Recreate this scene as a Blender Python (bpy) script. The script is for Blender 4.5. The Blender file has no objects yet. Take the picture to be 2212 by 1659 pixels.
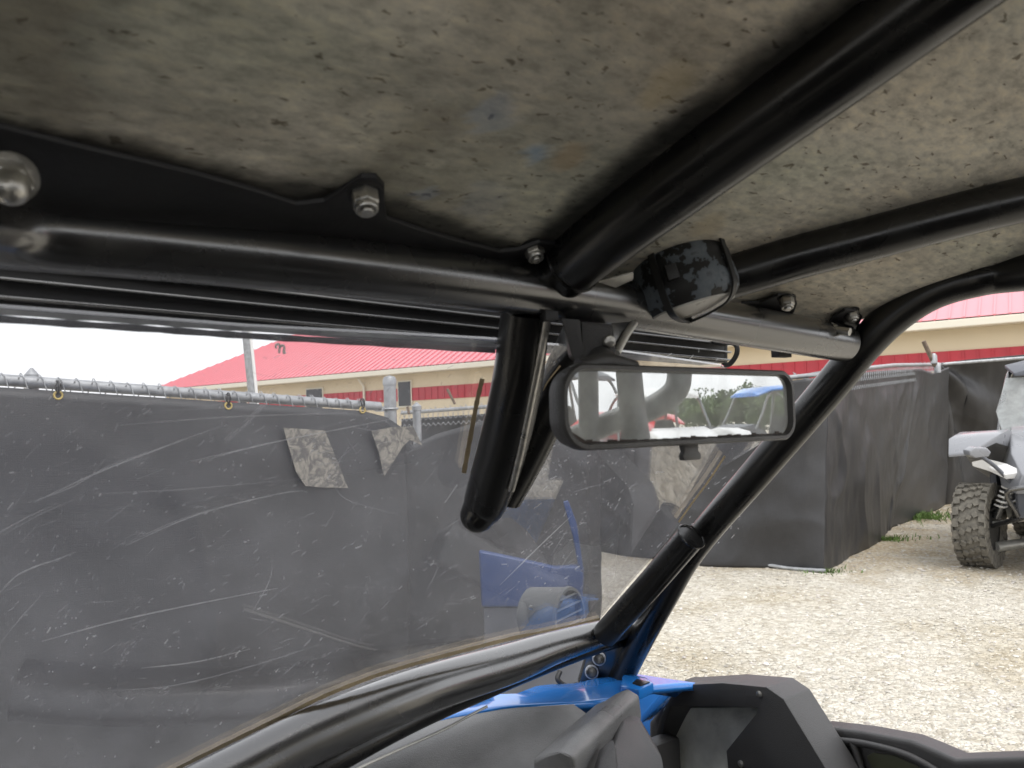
import bpy, bmesh, math, random
from mathutils import Vector, Matrix, noise
random.seed(7)
S = bpy.context.scene
COL = S.collection
PI = math.pi
# ------------------------------------------------------------------ camera
FPX, CX, CY = 1671.0, 1106.0, 829.5
PITCH, ROLL = math.atan((905-829.5)/FPX), 0.035
EYE = Vector((0, 0, 1.47))
fw = Vector((0, math.cos(PITCH), math.sin(PITCH)))
r0 = Vector((1, 0, 0)); u0 = Vector((0, -math.sin(PITCH), math.cos(PITCH)))
rt = (r0*math.cos(ROLL) - u0*math.sin(ROLL)).normalized()
up = (u0*math.cos(ROLL) + r0*math.sin(ROLL)).normalized()
cd = bpy.data.cameras.new('camera'); cam = bpy.data.objects.new('camera', cd); COL.objects.link(cam)
M = Matrix((rt, up, -fw)).transposed().to_4x4(); M.translation = EYE
cam.matrix_world = M
cd.sensor_width = 36; cd.sensor_fit = 'HORIZONTAL'; cd.lens = 36*FPX/2212
cd.clip_start = 0.02; cd.clip_end = 2000
cd.dof.use_dof = True; cd.dof.focus_distance = 1.7; cd.dof.aperture_fstop = 11.0
S.camera = cam
# ------------------------------------------------------------------ world, sun, exposure
SUN_EL, SUN_ROT = math.radians(58), math.radians(150)
w = bpy.data.worlds.new('World'); S.world = w; w.use_nodes = True
nt = w.node_tree; nt.nodes.clear()
sky = nt.nodes.new('ShaderNodeTexSky'); sky.sky_type = 'NISHITA'; sky.sun_disc = False
sky.sun_elevation = SUN_EL; sky.sun_rotation = SUN_ROT; sky.air_density = 1.0; sky.dust_density = 4.0; sky.ozone_density = 1.0
hs = nt.nodes.new('ShaderNodeHueSaturation'); hs.inputs['Saturation'].default_value = 0.22; hs.inputs['Value'].default_value = 1.0
bg = nt.nodes.new('ShaderNodeBackground'); bg.inputs['Strength'].default_value = 0.15
wo = nt.nodes.new('ShaderNodeOutputWorld')
cm = nt.nodes.new('ShaderNodeMix'); cm.data_type = 'RGBA'; cm.inputs[0].default_value = .6; cm.inputs[7].default_value = (7.6, 7.7, 7.9, 1)   # even cloud cover
nt.links.new(sky.outputs[0], hs.inputs['Color']); nt.links.new(hs.outputs[0], cm.inputs[6]); nt.links.new(cm.outputs[2], bg.inputs['Color']); nt.links.new(bg.outputs[0], wo.inputs['Surface'])
sd = bpy.data.lights.new('sun', 'SUN'); sd.energy = 0.7; sd.angle = math.radians(25); sd.color = (1, .96, .9)
sun = bpy.data.objects.new('sun', sd); COL.objects.link(sun)
sdir = Vector((math.sin(SUN_ROT)*math.cos(SUN_EL), math.cos(SUN_ROT)*math.cos(SUN_EL), math.sin(SUN_EL)))
sun.rotation_euler = (-sdir).to_track_quat('-Z', 'Y').to_euler()
sun.location = (0, 0, 30)
S.view_settings.view_transform = 'Standard'; S.view_settings.look = 'None'; S.view_settings.gamma = 1
S.view_settings.exposure = 0.92
S.cycles.max_bounces = 10; S.cycles.diffuse_bounces = 5; S.cycles.transparent_max_bounces = 16
S.cycles.use_denoising = True

# ------------------------------------------------------------------ placing helpers
def ray(px, py):
    return (fw + rt*((px-CX)/FPX) - up*((py-CY)/FPX))
def P(px, py, d):
    return EYE + ray(px, py)*d
def G(px, py, z=0.0):
    r = ray(px, py); return EYE + r*((z-EYE.z)/r.z)
# vehicle frame: l across (to its right), f forward, z up
VO = Vector((.0385, .765, 0)); VL = Vector((.82, .572, 0)).normalized(); VF = Vector((-.572, .82, 0)).normalized()
def Q(l, f, z):
    return VO + VL*l + VF*f + Vector((0, 0, z))
def lfz(p):
    q = p - VO; return q.dot(VL), q.dot(VF), p.z
def PL(px, py, l):
    r = ray(px, py); t = (l - (EYE-VO).dot(VL))/r.dot(VL); return EYE + r*t
def PF(px, py, f):
    r = ray(px, py); t = (f - (EYE-VO).dot(VF))/r.dot(VF); return EYE + r*t
# windshield plane
WC = P(1330, 1365, 1.45); WU = (-VF*.473 + Vector((0, 0, .50))).normalized(); WN = VL.cross(WU).normalized()
def W(px, py, off=0.0):           # off > 0 towards the cabin
    n = WN if WN.dot(EYE-WC) > 0 else -WN
    r = ray(px, py); t = (WC + n*off - EYE).dot(n)/r.dot(n); return EYE + r*t
def roofz(l, b):
    b = max(b, -.1); k = .40*b if b < .45 else .18 + .20*(1-math.exp(-(b-.45)/.5))
    return 1.47 + .150 + k - (.12*l*l if l > 0 else .02*l*l)
def RF(px, py, off=0.0):          # pixel ray to the underside of the roof
    r = ray(px, py); t = .05
    for i in range(4000):
        p = EYE + r*t; l, f, z = lfz(p)
        if z > roofz(l, -f) - off: return p
        t += .0008
    return EYE + r*.8

# ------------------------------------------------------------------ materials
def newmat(name):
    m = bpy.data.materials.new(name); m.use_nodes = True
    return m, m.node_tree, m.node_tree.nodes['Principled BSDF']
def pm(name, col, rough=.5, metal=0.0, bump=0.0, bscale=60, var=0.0, vscale=8, coat=0.0, spec=.5):
    m, t, b = newmat(name)
    b.inputs['Base Color'].default_value = (*col, 1); b.inputs['Roughness'].default_value = rough
    b.inputs['Metallic'].default_value = metal; b.inputs['Coat Weight'].default_value = coat
    b.inputs['Specular IOR Level'].default_value = spec
    tc = t.nodes.new('ShaderNodeTexCoord')
    if var > 0:
        n = t.nodes.new('ShaderNodeTexNoise'); n.inputs['Scale'].default_value = vscale; n.inputs['Detail'].default_value = 6
        t.links.new(tc.outputs['Object'], n.inputs['Vector'])
        mr = t.nodes.new('ShaderNodeMapRange'); mr.inputs[1].default_value = .3; mr.inputs[2].default_value = .7
        mr.inputs[3].default_value = 1-var; mr.inputs[4].default_value = 1+var
        t.links.new(n.outputs[0], mr.inputs[0])
        mx = t.nodes.new('ShaderNodeMix'); mx.data_type = 'RGBA'; mx.blend_type = 'MULTIPLY'; mx.inputs[0].default_value = 1
        mx.inputs[6].default_value = (*col, 1); t.links.new(mr.outputs[0], mx.inputs[7]); t.links.new(mx.outputs[2], b.inputs['Base Color'])
        mr2 = t.nodes.new('ShaderNodeMapRange'); mr2.inputs[1].default_value = .3; mr2.inputs[2].default_value = .7
        mr2.inputs[3].default_value = max(.03, rough-.1); mr2.inputs[4].default_value = min(1, rough+.12)
        t.links.new(n.outputs[0], mr2.inputs[0]); t.links.new(mr2.outputs[0], b.inputs['Roughness'])
    if bump > 0:
        n = t.nodes.new('ShaderNodeTexNoise'); n.inputs['Scale'].default_value = bscale; n.inputs['Detail'].default_value = 5
        t.links.new(tc.outputs['Object'], n.inputs['Vector'])
        bp = t.nodes.new('ShaderNodeBump'); bp.inputs['Strength'].default_value = bump; bp.inputs['Distance'].default_value = .01
        t.links.new(n.outputs[0], bp.inputs['Height']); t.links.new(bp.outputs[0], b.inputs['Normal'])
    return m
def _c(m): m.node_tree.nodes['Principled BSDF'].inputs['Coat IOR'].default_value = 1.8; m.node_tree.nodes['Principled BSDF'].inputs['Coat Roughness'].default_value = .24
def ramp(t, stops):
    r = t.nodes.new('ShaderNodeValToRGB'); e = r.color_ramp.elements
    while len(e) < len(stops): e.new(.5)
    for i, (p, c) in enumerate(stops): e[i].position = p; e[i].color = (*c, 1)
    return r
MT = {}
MT['paint'] = pm('black_paint', (.016, .016, .016), .26, 0, .02, 300, .25, 14, spec=1.0, coat=1.0)
_c(MT['paint'])
MT['satin'] = pm('satin_black_paint', (.007, .007, .007), .27, 0, .02, 300, .3, 14, spec=.55)
MT['paint2'] = pm('black_flat_paint', (.010, .010, .011), .5, 0, .05, 200, .3, 20)
MT['rubber'] = pm('black_rubber', (.014, .014, .014), .6, 0, .2, 90)
MT['plastic'] = pm('black_plastic', (.062, .061, .062), .38, 0, .25, 700, .12, 12)
MT['dash'] = pm('dash_plastic', (.20, .20, .20), .36, 0, .25, 500, .3, 9)
MT['dust'] = pm('dusty_plastic', (.75, .76, .72), .7, 0, .2, 80, .3, 14)
MT['steel'] = pm('zinc_steel', (.50, .49, .46), .34, .9, .15, 120, .3, 60)
MT['galv'] = pm('galvanised', (.33, .34, .35), .5, .55, .1, 60, .25, 25)
MT['blue'] = pm('blue_paint', (.02, .19, .60), .22, 0, 0, 60, .08, 8, coat=.6)
MT['lens'] = pm('frosted_lens', (.52, .50, .46), .3, 0, 0, 60, .06, 30)
MT['tan'] = pm('tan_masking_edge', (.62, .50, .32), .6, 0, 0, 60, .2, 30)
MT['grey_trim'] = pm('grey_trim', (.42, .44, .48), .35, 0, 0, 60, .3, 25)
MT['cable'] = pm('cable', (.02, .02, .02), .5)
MT['brass'] = pm('brass', (.55, .42, .15), .35, .8)
MT['white'] = pm('white_plastic', (.75, .75, .74), .45)
MT['silver'] = pm('silver_paint', (.21, .215, .23), .32, .15, 0, 60, .05, 5, coat=.4)
MT['greybody'] = pm('grey_plastic', (.10, .105, .12), .45, 0, .1, 200, .1, 8)
MT['red'] = pm('red_paint', (.70, .02, .03), .3, 0, 0, 60, .08, 5, coat=.3)
MT['alu'] = pm('aluminium', (.55, .54, .50), .4, .6, .05, 60, .2, 12)
MT['spring'] = pm('white_spring', (.72, .70, .66), .4)
MT['tyre'] = pm('tyre_rubber', (.13, .12, .10), .85, 0, .4, 60, .35, 25)
MT['wood_bark'] = pm('bark', (.08, .06, .04), .9, 0, .4, 20)
MT['wall'] = pm('beige_wall', (.62, .53, .38), .7, 0, 0, 60, .05, .6)
MT['stripe'] = pm('red_stripe', (.42, .035, .05), .55, 0, 0, 60, .1, 3)
MT['trimc'] = pm('cream_trim', (.66, .62, .52), .5)
MT['window'] = pm('window_glass', (.03, .032, .035), .08, 0, 0, 1, .2, .8)
MT['grass'] = pm('grass_blades', (.10, .17, .04), .8, 0, 0, 1, .5, 3)
MT['dryrust'] = pm('rusty_arm', (.16, .12, .09), .8, .2, .3, 60, .4, 30)
MT['fabric'] = pm('seat_fabric', (.03, .03, .03), .9, 0, .3, 200)
MT['glassdark'] = pm('dark_opening', (.02, .02, .022), .3)

# peeling pod
m, t, b = newmat('peeling_coating'); tc = t.nodes.new('ShaderNodeTexCoord')
n = t.nodes.new('ShaderNodeTexNoise'); n.inputs['Scale'].default_value = 32; n.inputs['Detail'].default_value = 7; n.inputs['Roughness'].default_value = .6
t.links.new(tc.outputs['Object'], n.inputs['Vector'])
r = ramp(t, [(.49, (.012, .012, .012)), (.505, (.10, .12, .14)), (.60, (.14, .16, .18)), (.68, (.05, .055, .06))])
t.links.new(n.outputs[0], r.inputs[0]); t.links.new(r.outputs[0], b.inputs['Base Color']); b.inputs['Roughness'].default_value = .6
bp = t.nodes.new('ShaderNodeBump'); bp.inputs['Strength'].default_value = .5; bp.inputs['Distance'].default_value = .004
t.links.new(r.outputs[0], bp.inputs['Height']); t.links.new(bp.outputs[0], b.inputs['Normal']); MT['peel'] = m

# roof lining
m, t, b = newmat('mottled_roof_lining'); tc = t.nodes.new('ShaderNodeTexCoord')
mp = t.nodes.new('ShaderNodeMapping'); mp.inputs['Scale'].default_value = (1.0, 1.0, 1.0); t.links.new(tc.outputs['Object'], mp.inputs[0])
n1 = t.nodes.new('ShaderNodeTexNoise'); n1.inputs['Scale'].default_value = 9; n1.inputs['Detail'].default_value = 9; n1.inputs['Roughness'].default_value = .68; n1.inputs['Distortion'].default_value = .7
n2 = t.nodes.new('ShaderNodeTexNoise'); n2.inputs['Scale'].default_value = 95; n2.inputs['Detail'].default_value = 8; n2.inputs['Roughness'].default_value = .6
n3 = t.nodes.new('ShaderNodeTexNoise'); n3.inputs['Scale'].default_value = 5; n3.inputs['Detail'].default_value = 4
n4 = t.nodes.new('ShaderNodeTexNoise'); n4.inputs['Scale'].default_value = 130; n4.inputs['Detail'].default_value = 3; n4.inputs['Distortion'].default_value = .5
mp.inputs['Rotation'].default_value = (0, 0, -math.radians(35)); mpb = t.nodes.new('ShaderNodeMapping'); mpb.inputs['Scale'].default_value = (.55, 1.15, 1); t.links.new(mp.outputs[0], mpb.inputs[0])
for q in (n1, n2, n3, n4): t.links.new(mpb.outputs[0], q.inputs['Vector'])
ra = ramp(t, [(.28, (.44, .415, .355)), (.45, (.57, .54, .465)), (.56, (.65, .615, .53)), (.72, (.80, .75, .63))])
t.links.new(n1.outputs[0], ra.inputs[0])
rb = ramp(t, [(.34, (.66, .66, .65)), (.5, (1, 1, 1)), (.66, (1.25, 1.22, 1.14))]); t.links.new(n2.outputs[0], rb.inputs[0])
mx = t.nodes.new('ShaderNodeMix'); mx.data_type = 'RGBA'; mx.blend_type = 'MULTIPLY'; mx.inputs[0].default_value = .85
t.links.new(ra.outputs[0], mx.inputs[6]); t.links.new(rb.outputs[0], mx.inputs[7])
rc = ramp(t, [(.38, (.78, .95, .85)), (.5, (1, 1, 1)), (.62, (1.15, .98, .82))]); t.links.new(n3.outputs[1], rc.inputs[0])
mx2 = t.nodes.new('ShaderNodeMix'); mx2.data_type = 'RGBA'; mx2.blend_type = 'MULTIPLY'; mx2.inputs[0].default_value = .25
t.links.new(mx.outputs[2], mx2.inputs[6]); t.links.new(rc.outputs[0], mx2.inputs[7])
rd = ramp(t, [(.30, (.30, .27, .23)), (.36, (1, 1, 1))]); t.links.new(n4.outputs[0], rd.inputs[0])
mx3 = t.nodes.new('ShaderNodeMix'); mx3.data_type = 'RGBA'; mx3.blend_type = 'MULTIPLY'; mx3.inputs[0].default_value = .9
t.links.new(mx2.outputs[2], mx3.inputs[6]); t.links.new(rd.outputs[0], mx3.inputs[7])
va = t.nodes.new('ShaderNodeVertexColor'); va.layer_name = 'stain_shade'
mx4 = t.nodes.new('ShaderNodeMix'); mx4.data_type = 'RGBA'; t.links.new(va.outputs['Alpha'], mx4.inputs[0])
t.links.new(mx3.outputs[2], mx4.inputs[6]); t.links.new(va.outputs['Color'], mx4.inputs[7])
t.links.new(mx4.outputs[2], b.inputs['Base Color']); b.inputs['Roughness'].default_value = .75; b.inputs['Specular IOR Level'].default_value = .25
bp = t.nodes.new('ShaderNodeBump'); bp.inputs['Strength'].default_value = .35; bp.inputs['Distance'].default_value = .004
t.links.new(n2.outputs[0], bp.inputs['Height']); t.links.new(bp.outputs[0], b.inputs['Normal']); MT['roof'] = m

# glass: thin clear plastic sheet with a faint even haze
def sheet(name, refl, haze, hcol):
    m = bpy.data.materials.new(name); m.use_nodes = True; t = m.node_tree; t.nodes.clear()
    o = t.nodes.new('ShaderNodeOutputMaterial'); tr = t.nodes.new('ShaderNodeBsdfTransparent'); gl = t.nodes.new('ShaderNodeBsdfGlossy')
    gl.inputs['Roughness'].default_value = .02; tr.inputs['Color'].default_value = (.96, .96, .965, 1)
    lw = t.nodes.new('ShaderNodeLayerWeight'); lw.inputs['Blend'].default_value = .5
    pw = t.nodes.new('ShaderNodeMath'); pw.operation = 'POWER'; pw.inputs[1].default_value = 4.2; t.links.new(lw.outputs['Facing'], pw.inputs[0])
    sc_ = t.nodes.new('ShaderNodeMath'); sc_.operation = 'MULTIPLY_ADD'; sc_.inputs[1].default_value = .95; sc_.inputs[2].default_value = .045; t.links.new(pw.outputs[0], sc_.inputs[0])
    mu = t.nodes.new('ShaderNodeMath'); mu.operation = 'MULTIPLY'; mu.inputs[1].default_value = refl; mu.use_clamp = True; t.links.new(sc_.outputs[0], mu.inputs[0])
    m1 = t.nodes.new('ShaderNodeMixShader'); t.links.new(mu.outputs[0], m1.inputs[0]); t.links.new(tr.outputs[0], m1.inputs[1]); t.links.new(gl.outputs[0], m1.inputs[2])
    df = t.nodes.new('ShaderNodeBsdfTranslucent'); df.inputs['Color'].default_value = (*hcol, 1)
    d2 = t.nodes.new('ShaderNodeBsdfDiffuse'); d2.inputs['Color'].default_value = (*hcol, 1)
    ms = t.nodes.new('ShaderNodeMixShader'); ms.inputs[0].default_value = .5; t.links.new(df.outputs[0], ms.inputs[1]); t.links.new(d2.outputs[0], ms.inputs[2])
    tc = t.nodes.new('ShaderNodeTexCoord'); n = t.nodes.new('ShaderNodeTexNoise'); n.inputs['Scale'].default_value = 6; n.inputs['Detail'].default_value = 8
    n.inputs['Roughness'].default_value = .65
    t.links.new(tc.outputs['Object'], n.inputs['Vector'])
    mr = t.nodes.new('ShaderNodeMapRange'); mr.inputs[1].default_value = .3; mr.inputs[2].default_value = .75; mr.inputs[3].default_value = haze*.45; mr.inputs[4].default_value = haze*1.6
    t.links.new(n.outputs[0], mr.inputs[0])
    m2 = t.nodes.new('ShaderNodeMixShader'); t.links.new(mr.outputs[0], m2.inputs[0]); t.links.new(m1.outputs[0], m2.inputs[1]); t.links.new(ms.outputs[0], m2.inputs[2])
    t.links.new(m2.outputs[0], o.inputs['Surface']); return m
MT['shield'] = sheet('clear_windshield', 1.9, .048, (.8, .8, .85))
MT['scr1'] = sheet('fine_scratch', .5, .23, (.9, .9, .92))
MT['scr2'] = sheet('deep_scratch', .5, .33, (.95, .95, .95))
MT['decal'] = sheet('white_mark', .2, .9, (.95, .95, .95))
# mirror: dusty silvering
m = bpy.data.materials.new('dusty_mirror'); m.use_nodes = True; t = m.node_tree; t.nodes.clear()
o = t.nodes.new('ShaderNodeOutputMaterial'); g1 = t.nodes.new('ShaderNodeBsdfGlossy'); g1.inputs['Roughness'].default_value = .0; g1.inputs['Color'].default_value = (.86, .88, .88, 1)
g2 = t.nodes.new('ShaderNodeBsdfDiffuse'); g2.inputs['Color'].default_value = (.80, .82, .80, 1)
tc = t.nodes.new('ShaderNodeTexCoord'); n = t.nodes.new('ShaderNodeTexNoise'); n.inputs['Scale'].default_value = 30; n.inputs['Detail'].default_value = 8
t.links.new(tc.outputs['Object'], n.inputs['Vector'])
mr = t.nodes.new('ShaderNodeMapRange'); mr.inputs[1].default_value = .3; mr.inputs[2].default_value = .75; mr.inputs[3].default_value = .28; mr.inputs[4].default_value = .52
t.links.new(n.outputs[0], mr.inputs[0]); mxs = t.nodes.new('ShaderNodeMixShader'); t.links.new(mr.outputs[0], mxs.inputs[0])
t.links.new(g1.outputs[0], mxs.inputs[1]); t.links.new(g2.outputs[0], mxs.inputs[2]); t.links.new(mxs.outputs[0], o.inputs['Surface']); MT['mirror'] = m

# tarp
def tarpmat(name, col, woven=True, holes=False):
    m, t, b = newmat(name); tc = t.nodes.new('ShaderNodeTexCoord')
    mp = t.nodes.new('ShaderNodeMapping'); mp.inputs['Scale'].default_value = (1, 1, 1); t.links.new(tc.outputs['UV'], mp.inputs[0])
    mp.inputs['Scale'].default_value = (10, 420, 1)
    n = t.nodes.new('ShaderNodeTexNoise'); n.inputs['Scale'].default_value = 1; n.inputs['Detail'].default_value = 3; t.links.new(mp.outputs[0], n.inputs['Vector'])
    mp2 = t.nodes.new('ShaderNodeMapping'); mp2.inputs['Scale'].default_value = (500, 14, 1); t.links.new(tc.outputs['UV'], mp2.inputs[0])
    nb = t.nodes.new('ShaderNodeTexNoise'); nb.inputs['Scale'].default_value = 1; nb.inputs['Detail'].default_value = 2; t.links.new(mp2.outputs[0], nb.inputs['Vector'])
    n3 = t.nodes.new('ShaderNodeTexNoise'); n3.inputs['Scale'].default_value = 1.6; n3.inputs['Detail'].default_value = 5; t.links.new(tc.outputs['Object'], n3.inputs['Vector'])
    ad = t.nodes.new('ShaderNodeMath'); ad.operation = 'ADD'; t.links.new(n.outputs[0], ad.inputs[0]); t.links.new(nb.outputs[0], ad.inputs[1])
    ad2 = t.nodes.new('ShaderNodeMath'); ad2.operation = 'ADD'; t.links.new(ad.outputs[0], ad2.inputs[0]); t.links.new(n3.outputs[0], ad2.inputs[1])
    r = ramp(t, [(.35, tuple(c*.55 for c in col)), (.5, col), (.68, tuple(c*1.6 for c in col))])
    dv = t.nodes.new('ShaderNodeMath'); dv.operation = 'DIVIDE'; dv.inputs[1].default_value = 3; t.links.new(ad2.outputs[0], dv.inputs[0])
    t.links.new(dv.outputs[0], r.inputs[0]); t.links.new(r.outputs[0], b.inputs['Base Color'])
    b.inputs['Roughness'].default_value = .46; b.inputs['Specular IOR Level'].default_value = .6
    bp = t.nodes.new('ShaderNodeBump'); bp.inputs['Strength'].default_value = .3; bp.inputs['Distance'].default_value = .003
    t.links.new(ad.outputs[0], bp.inputs['Height']); t.links.new(bp.outputs[0], b.inputs['Normal']); return m
MT['tarp'] = tarpmat('black_shade_cloth', (.026, .026, .028))

# gravel
m, t, b = newmat('pale_gravel'); tc = t.nodes.new('ShaderNodeTexCoord')
vo = t.nodes.new('ShaderNodeTexVoronoi'); vo.inputs['Scale'].default_value = 38; vo.inputs['Randomness'].default_value = 1
nd = t.nodes.new('ShaderNodeTexNoise'); nd.inputs['Scale'].default_value = 12; nd.inputs['Detail'].default_value = 3
t.links.new(tc.outputs['Object'], nd.inputs['Vector'])
mxv = t.nodes.new('ShaderNodeMix'); mxv.data_type = 'RGBA'; mxv.blend_type = 'LINEAR_LIGHT'; mxv.inputs[0].default_value = .06
t.links.new(tc.outputs['Object'], mxv.inputs[6]); t.links.new(nd.outputs[1], mxv.inputs[7]); t.links.new(mxv.outputs[2], vo.inputs['Vector'])
r1 = ramp(t, [(0, (.36, .325, .265)), (.3, (.46, .425, .36)), (.6, (.52, .485, .415)), (1, (.61, .58, .51))])
sp = t.nodes.new('ShaderNodeSeparateColor'); t.links.new(vo.outputs['Color'], sp.inputs[0]); t.links.new(sp.outputs[0], r1.inputs[0])
nn = t.nodes.new('ShaderNodeTexNoise'); nn.inputs['Scale'].default_value = .8; nn.inputs['Detail'].default_value = 8; nn.inputs['Roughness'].default_value = .65; t.links.new(tc.outputs['Object'], nn.inputs['Vector'])
r2 = ramp(t, [(.36, (.82, .78, .70)), (.52, (1, 1, 1))]); t.links.new(nn.outputs[0], r2.inputs[0])
mg = t.nodes.new('ShaderNodeMix'); mg.data_type = 'RGBA'; mg.blend_type = 'MULTIPLY'; mg.inputs[0].default_value = 1
t.links.new(r1.outputs[0], mg.inputs[6]); t.links.new(r2.outputs[0], mg.inputs[7])
# bare soil further from the vehicle
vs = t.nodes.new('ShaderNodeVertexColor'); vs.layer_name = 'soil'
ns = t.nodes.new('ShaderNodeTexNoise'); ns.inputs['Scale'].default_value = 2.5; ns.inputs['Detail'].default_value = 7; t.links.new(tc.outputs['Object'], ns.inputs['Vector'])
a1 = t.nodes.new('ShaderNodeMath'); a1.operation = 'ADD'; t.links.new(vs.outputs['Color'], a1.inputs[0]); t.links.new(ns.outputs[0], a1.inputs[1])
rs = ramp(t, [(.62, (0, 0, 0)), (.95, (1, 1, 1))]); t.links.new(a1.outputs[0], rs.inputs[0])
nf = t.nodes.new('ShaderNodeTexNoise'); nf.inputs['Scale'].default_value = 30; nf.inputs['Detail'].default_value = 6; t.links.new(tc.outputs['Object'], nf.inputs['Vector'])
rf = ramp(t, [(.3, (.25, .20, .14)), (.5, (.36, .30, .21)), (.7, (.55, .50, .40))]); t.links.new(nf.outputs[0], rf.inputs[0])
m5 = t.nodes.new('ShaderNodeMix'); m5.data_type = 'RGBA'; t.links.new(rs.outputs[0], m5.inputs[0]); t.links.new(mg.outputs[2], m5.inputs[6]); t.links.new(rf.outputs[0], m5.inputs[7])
t.links.new(m5.outputs[2], b.inputs['Base Color']); b.inputs['Roughness'].default_value = .9; b.inputs['Specular IOR Level'].default_value = .2
bp = t.nodes.new('ShaderNodeBump'); bp.inputs['Strength'].default_value = .9; bp.inputs['Distance'].default_value = .02
t.links.new(vo.outputs['Distance'], bp.inputs['Height']); bp.invert = True; t.links.new(bp.outputs[0], b.inputs['Normal']); MT['gravel'] = m
m, t, b = newmat('stones'); 
oi = t.nodes.new('ShaderNodeVertexColor'); oi.layer_name = 'c'
t.links.new(oi.outputs[0], b.inputs['Base Color']); b.inputs['Roughness'].default_value = .85; MT['stones'] = m
# ribbed metal roof
m, t, b = newmat('red_metal_roof'); tc = t.nodes.new('ShaderNodeTexCoord'); b.inputs['Base Color'].default_value = (.64, .17, .20, 1); b.inputs['Roughness'].default_value = .32
b.inputs['Specular IOR Level'].default_value = .9; b.inputs['Coat Weight'].default_value = .5
MT['roofred'] = m
# leaves
def leafmat(name, a, bcol):
    m, t, b = newmat(name); tc = t.nodes.new('ShaderNodeTexCoord'); n = t.nodes.new('ShaderNodeTexNoise'); n.inputs['Scale'].default_value = 1.5; n.inputs['Detail'].default_value = 6
    t.links.new(tc.outputs['Object'], n.inputs['Vector']); r = ramp(t, [(.35, a), (.65, bcol)]); t.links.new(n.outputs[0], r.inputs[0]); t.links.new(r.outputs[0], b.inputs['Base Color']); b.inputs['Roughness'].default_value = .8
    return m
MT['leaf'] = leafmat('leaves', (.035, .06, .02), (.11, .16, .05))

# ------------------------------------------------------------------ mesh helpers
def link(name, me, mat=None, parent=None, smooth=True):
    o = bpy.data.objects.new(name, me); COL.objects.link(o)
    if mat is not None:
        for q in (mat if isinstance(mat, (list, tuple)) else [mat]): me.materials.append(q)
    if smooth: me.shade_smooth() if hasattr(me, 'shade_smooth') else [setattr(p, 'use_smooth', True) for p in me.polygons]
    if parent is not None:
        o.parent = parent
        if parent.type == 'EMPTY' or True:
            o.matrix_parent_inverse = parent.matrix_world.inverted() if parent.get('_placed') is None else Matrix()
    return o
def finish(bm, name, mat, parent=None, smooth=True, bevel=0.0, segs=2, autos=None):
    bmesh.ops.recalc_face_normals(bm, faces=bm.faces)
    if bevel > 0:
        es = [e for e in bm.edges if len(e.link_faces) == 2 and e.calc_face_angle(0) > .5]
        bmesh.ops.bevel(bm, geom=es, offset=bevel, segments=segs, profile=.6, affect='EDGES', clamp_overlap=True)
    me = bpy.data.meshes.new(name); bm.to_mesh(me); bm.free()
    if smooth and autos is None: autos = .65
    o = link(name, me, mat, parent, smooth)
    if smooth and autos:
        try: me.set_sharp_from_angle(angle=autos)
        except Exception: pass
    return o
def empty(name, loc=(0, 0, 0)):
    o = bpy.data.objects.new(name, None); o.location = loc; COL.objects.link(o); o.empty_display_size = .1
    bpy.context.view_layer.update(); return o
def tag(o, label=None, cat=None, group=None, kind=None):
    if label: o['label'] = label
    if cat: o['category'] = cat
    if group: o['group'] = group
    if kind: o['kind'] = kind
    return o
def catmull(pts, n=8):
    pts = [tuple(p) if len(p) == 4 else (*p, 1.0) for p in pts]
    if len(pts) < 3: return pts
    ex = [tuple(2*a-b for a, b in zip(pts[0], pts[1]))] + pts + [tuple(2*a-b for a, b in zip(pts[-1], pts[-2]))]
    out = []
    for i in range(1, len(ex)-2):
        p0, p1, p2, p3 = ex[i-1:i+3]
        for k in range(n):
            s = k/n
            out.append(tuple(.5*((2*b)+(-a+c)*s+(2*a-5*b+4*c-d)*s*s+(-a+3*b-3*c+d)*s**3) for a, b, c, d in zip(p0, p1, p2, p3)))
    out.append(pts[-1]); return out
def add_tube(bm, pts, r, seg=20, smooth=True, caps=True, rnd=False, n=8):
    """pts: Vectors, or (Vector, radius) pairs"""
    q = [(*p[0], p[1]) if isinstance(p, tuple) and len(p) == 2 else (*p, r) for p in pts]
    if smooth and len(q) > 2: q = catmull(q, n)
    V = [Vector(a[:3]) for a in q]; R = [a[3] for a in q]
    if rnd:   # rounded far end
        d = (V[-1]-V[-2]).normalized(); base = V.pop(); rr = R.pop()
        for k in range(0, 7):
            a = k/6*PI/2*.97; V.append(base + d*(math.sin(a)*rr)); R.append(rr*math.cos(a))
    t0 = (V[1]-V[0]).normalized(); nrm = t0.orthogonal().normalized(); rings = []
    for i, p in enumerate(V):
        if i == 0: t = t0
        elif i == len(V)-1: t = (V[i]-V[i-1]).normalized()
        else: t = (V[i+1]-V[i-1]).normalized()
        nrm = (nrm - t*nrm.dot(t)).normalized(); bn = t.cross(nrm)
        rings.append([bm.verts.new(p + (nrm*math.cos(2*PI*k/seg) + bn*math.sin(2*PI*k/seg))*R[i]) for k in range(seg)])
    for a, b_ in zip(rings, rings[1:]):
        for k in range(seg): bm.faces.new((a[k], a[(k+1) % seg], b_[(k+1) % seg], b_[k]))
    if caps:
        bm.faces.new(rings[0][::-1]); bm.faces.new(rings[-1])
    return bm
def tube(name, pts, r, mat, parent=None, **k):
    return finish(add_tube(bmesh.new(), pts, r, **k), name, mat, parent)
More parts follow.
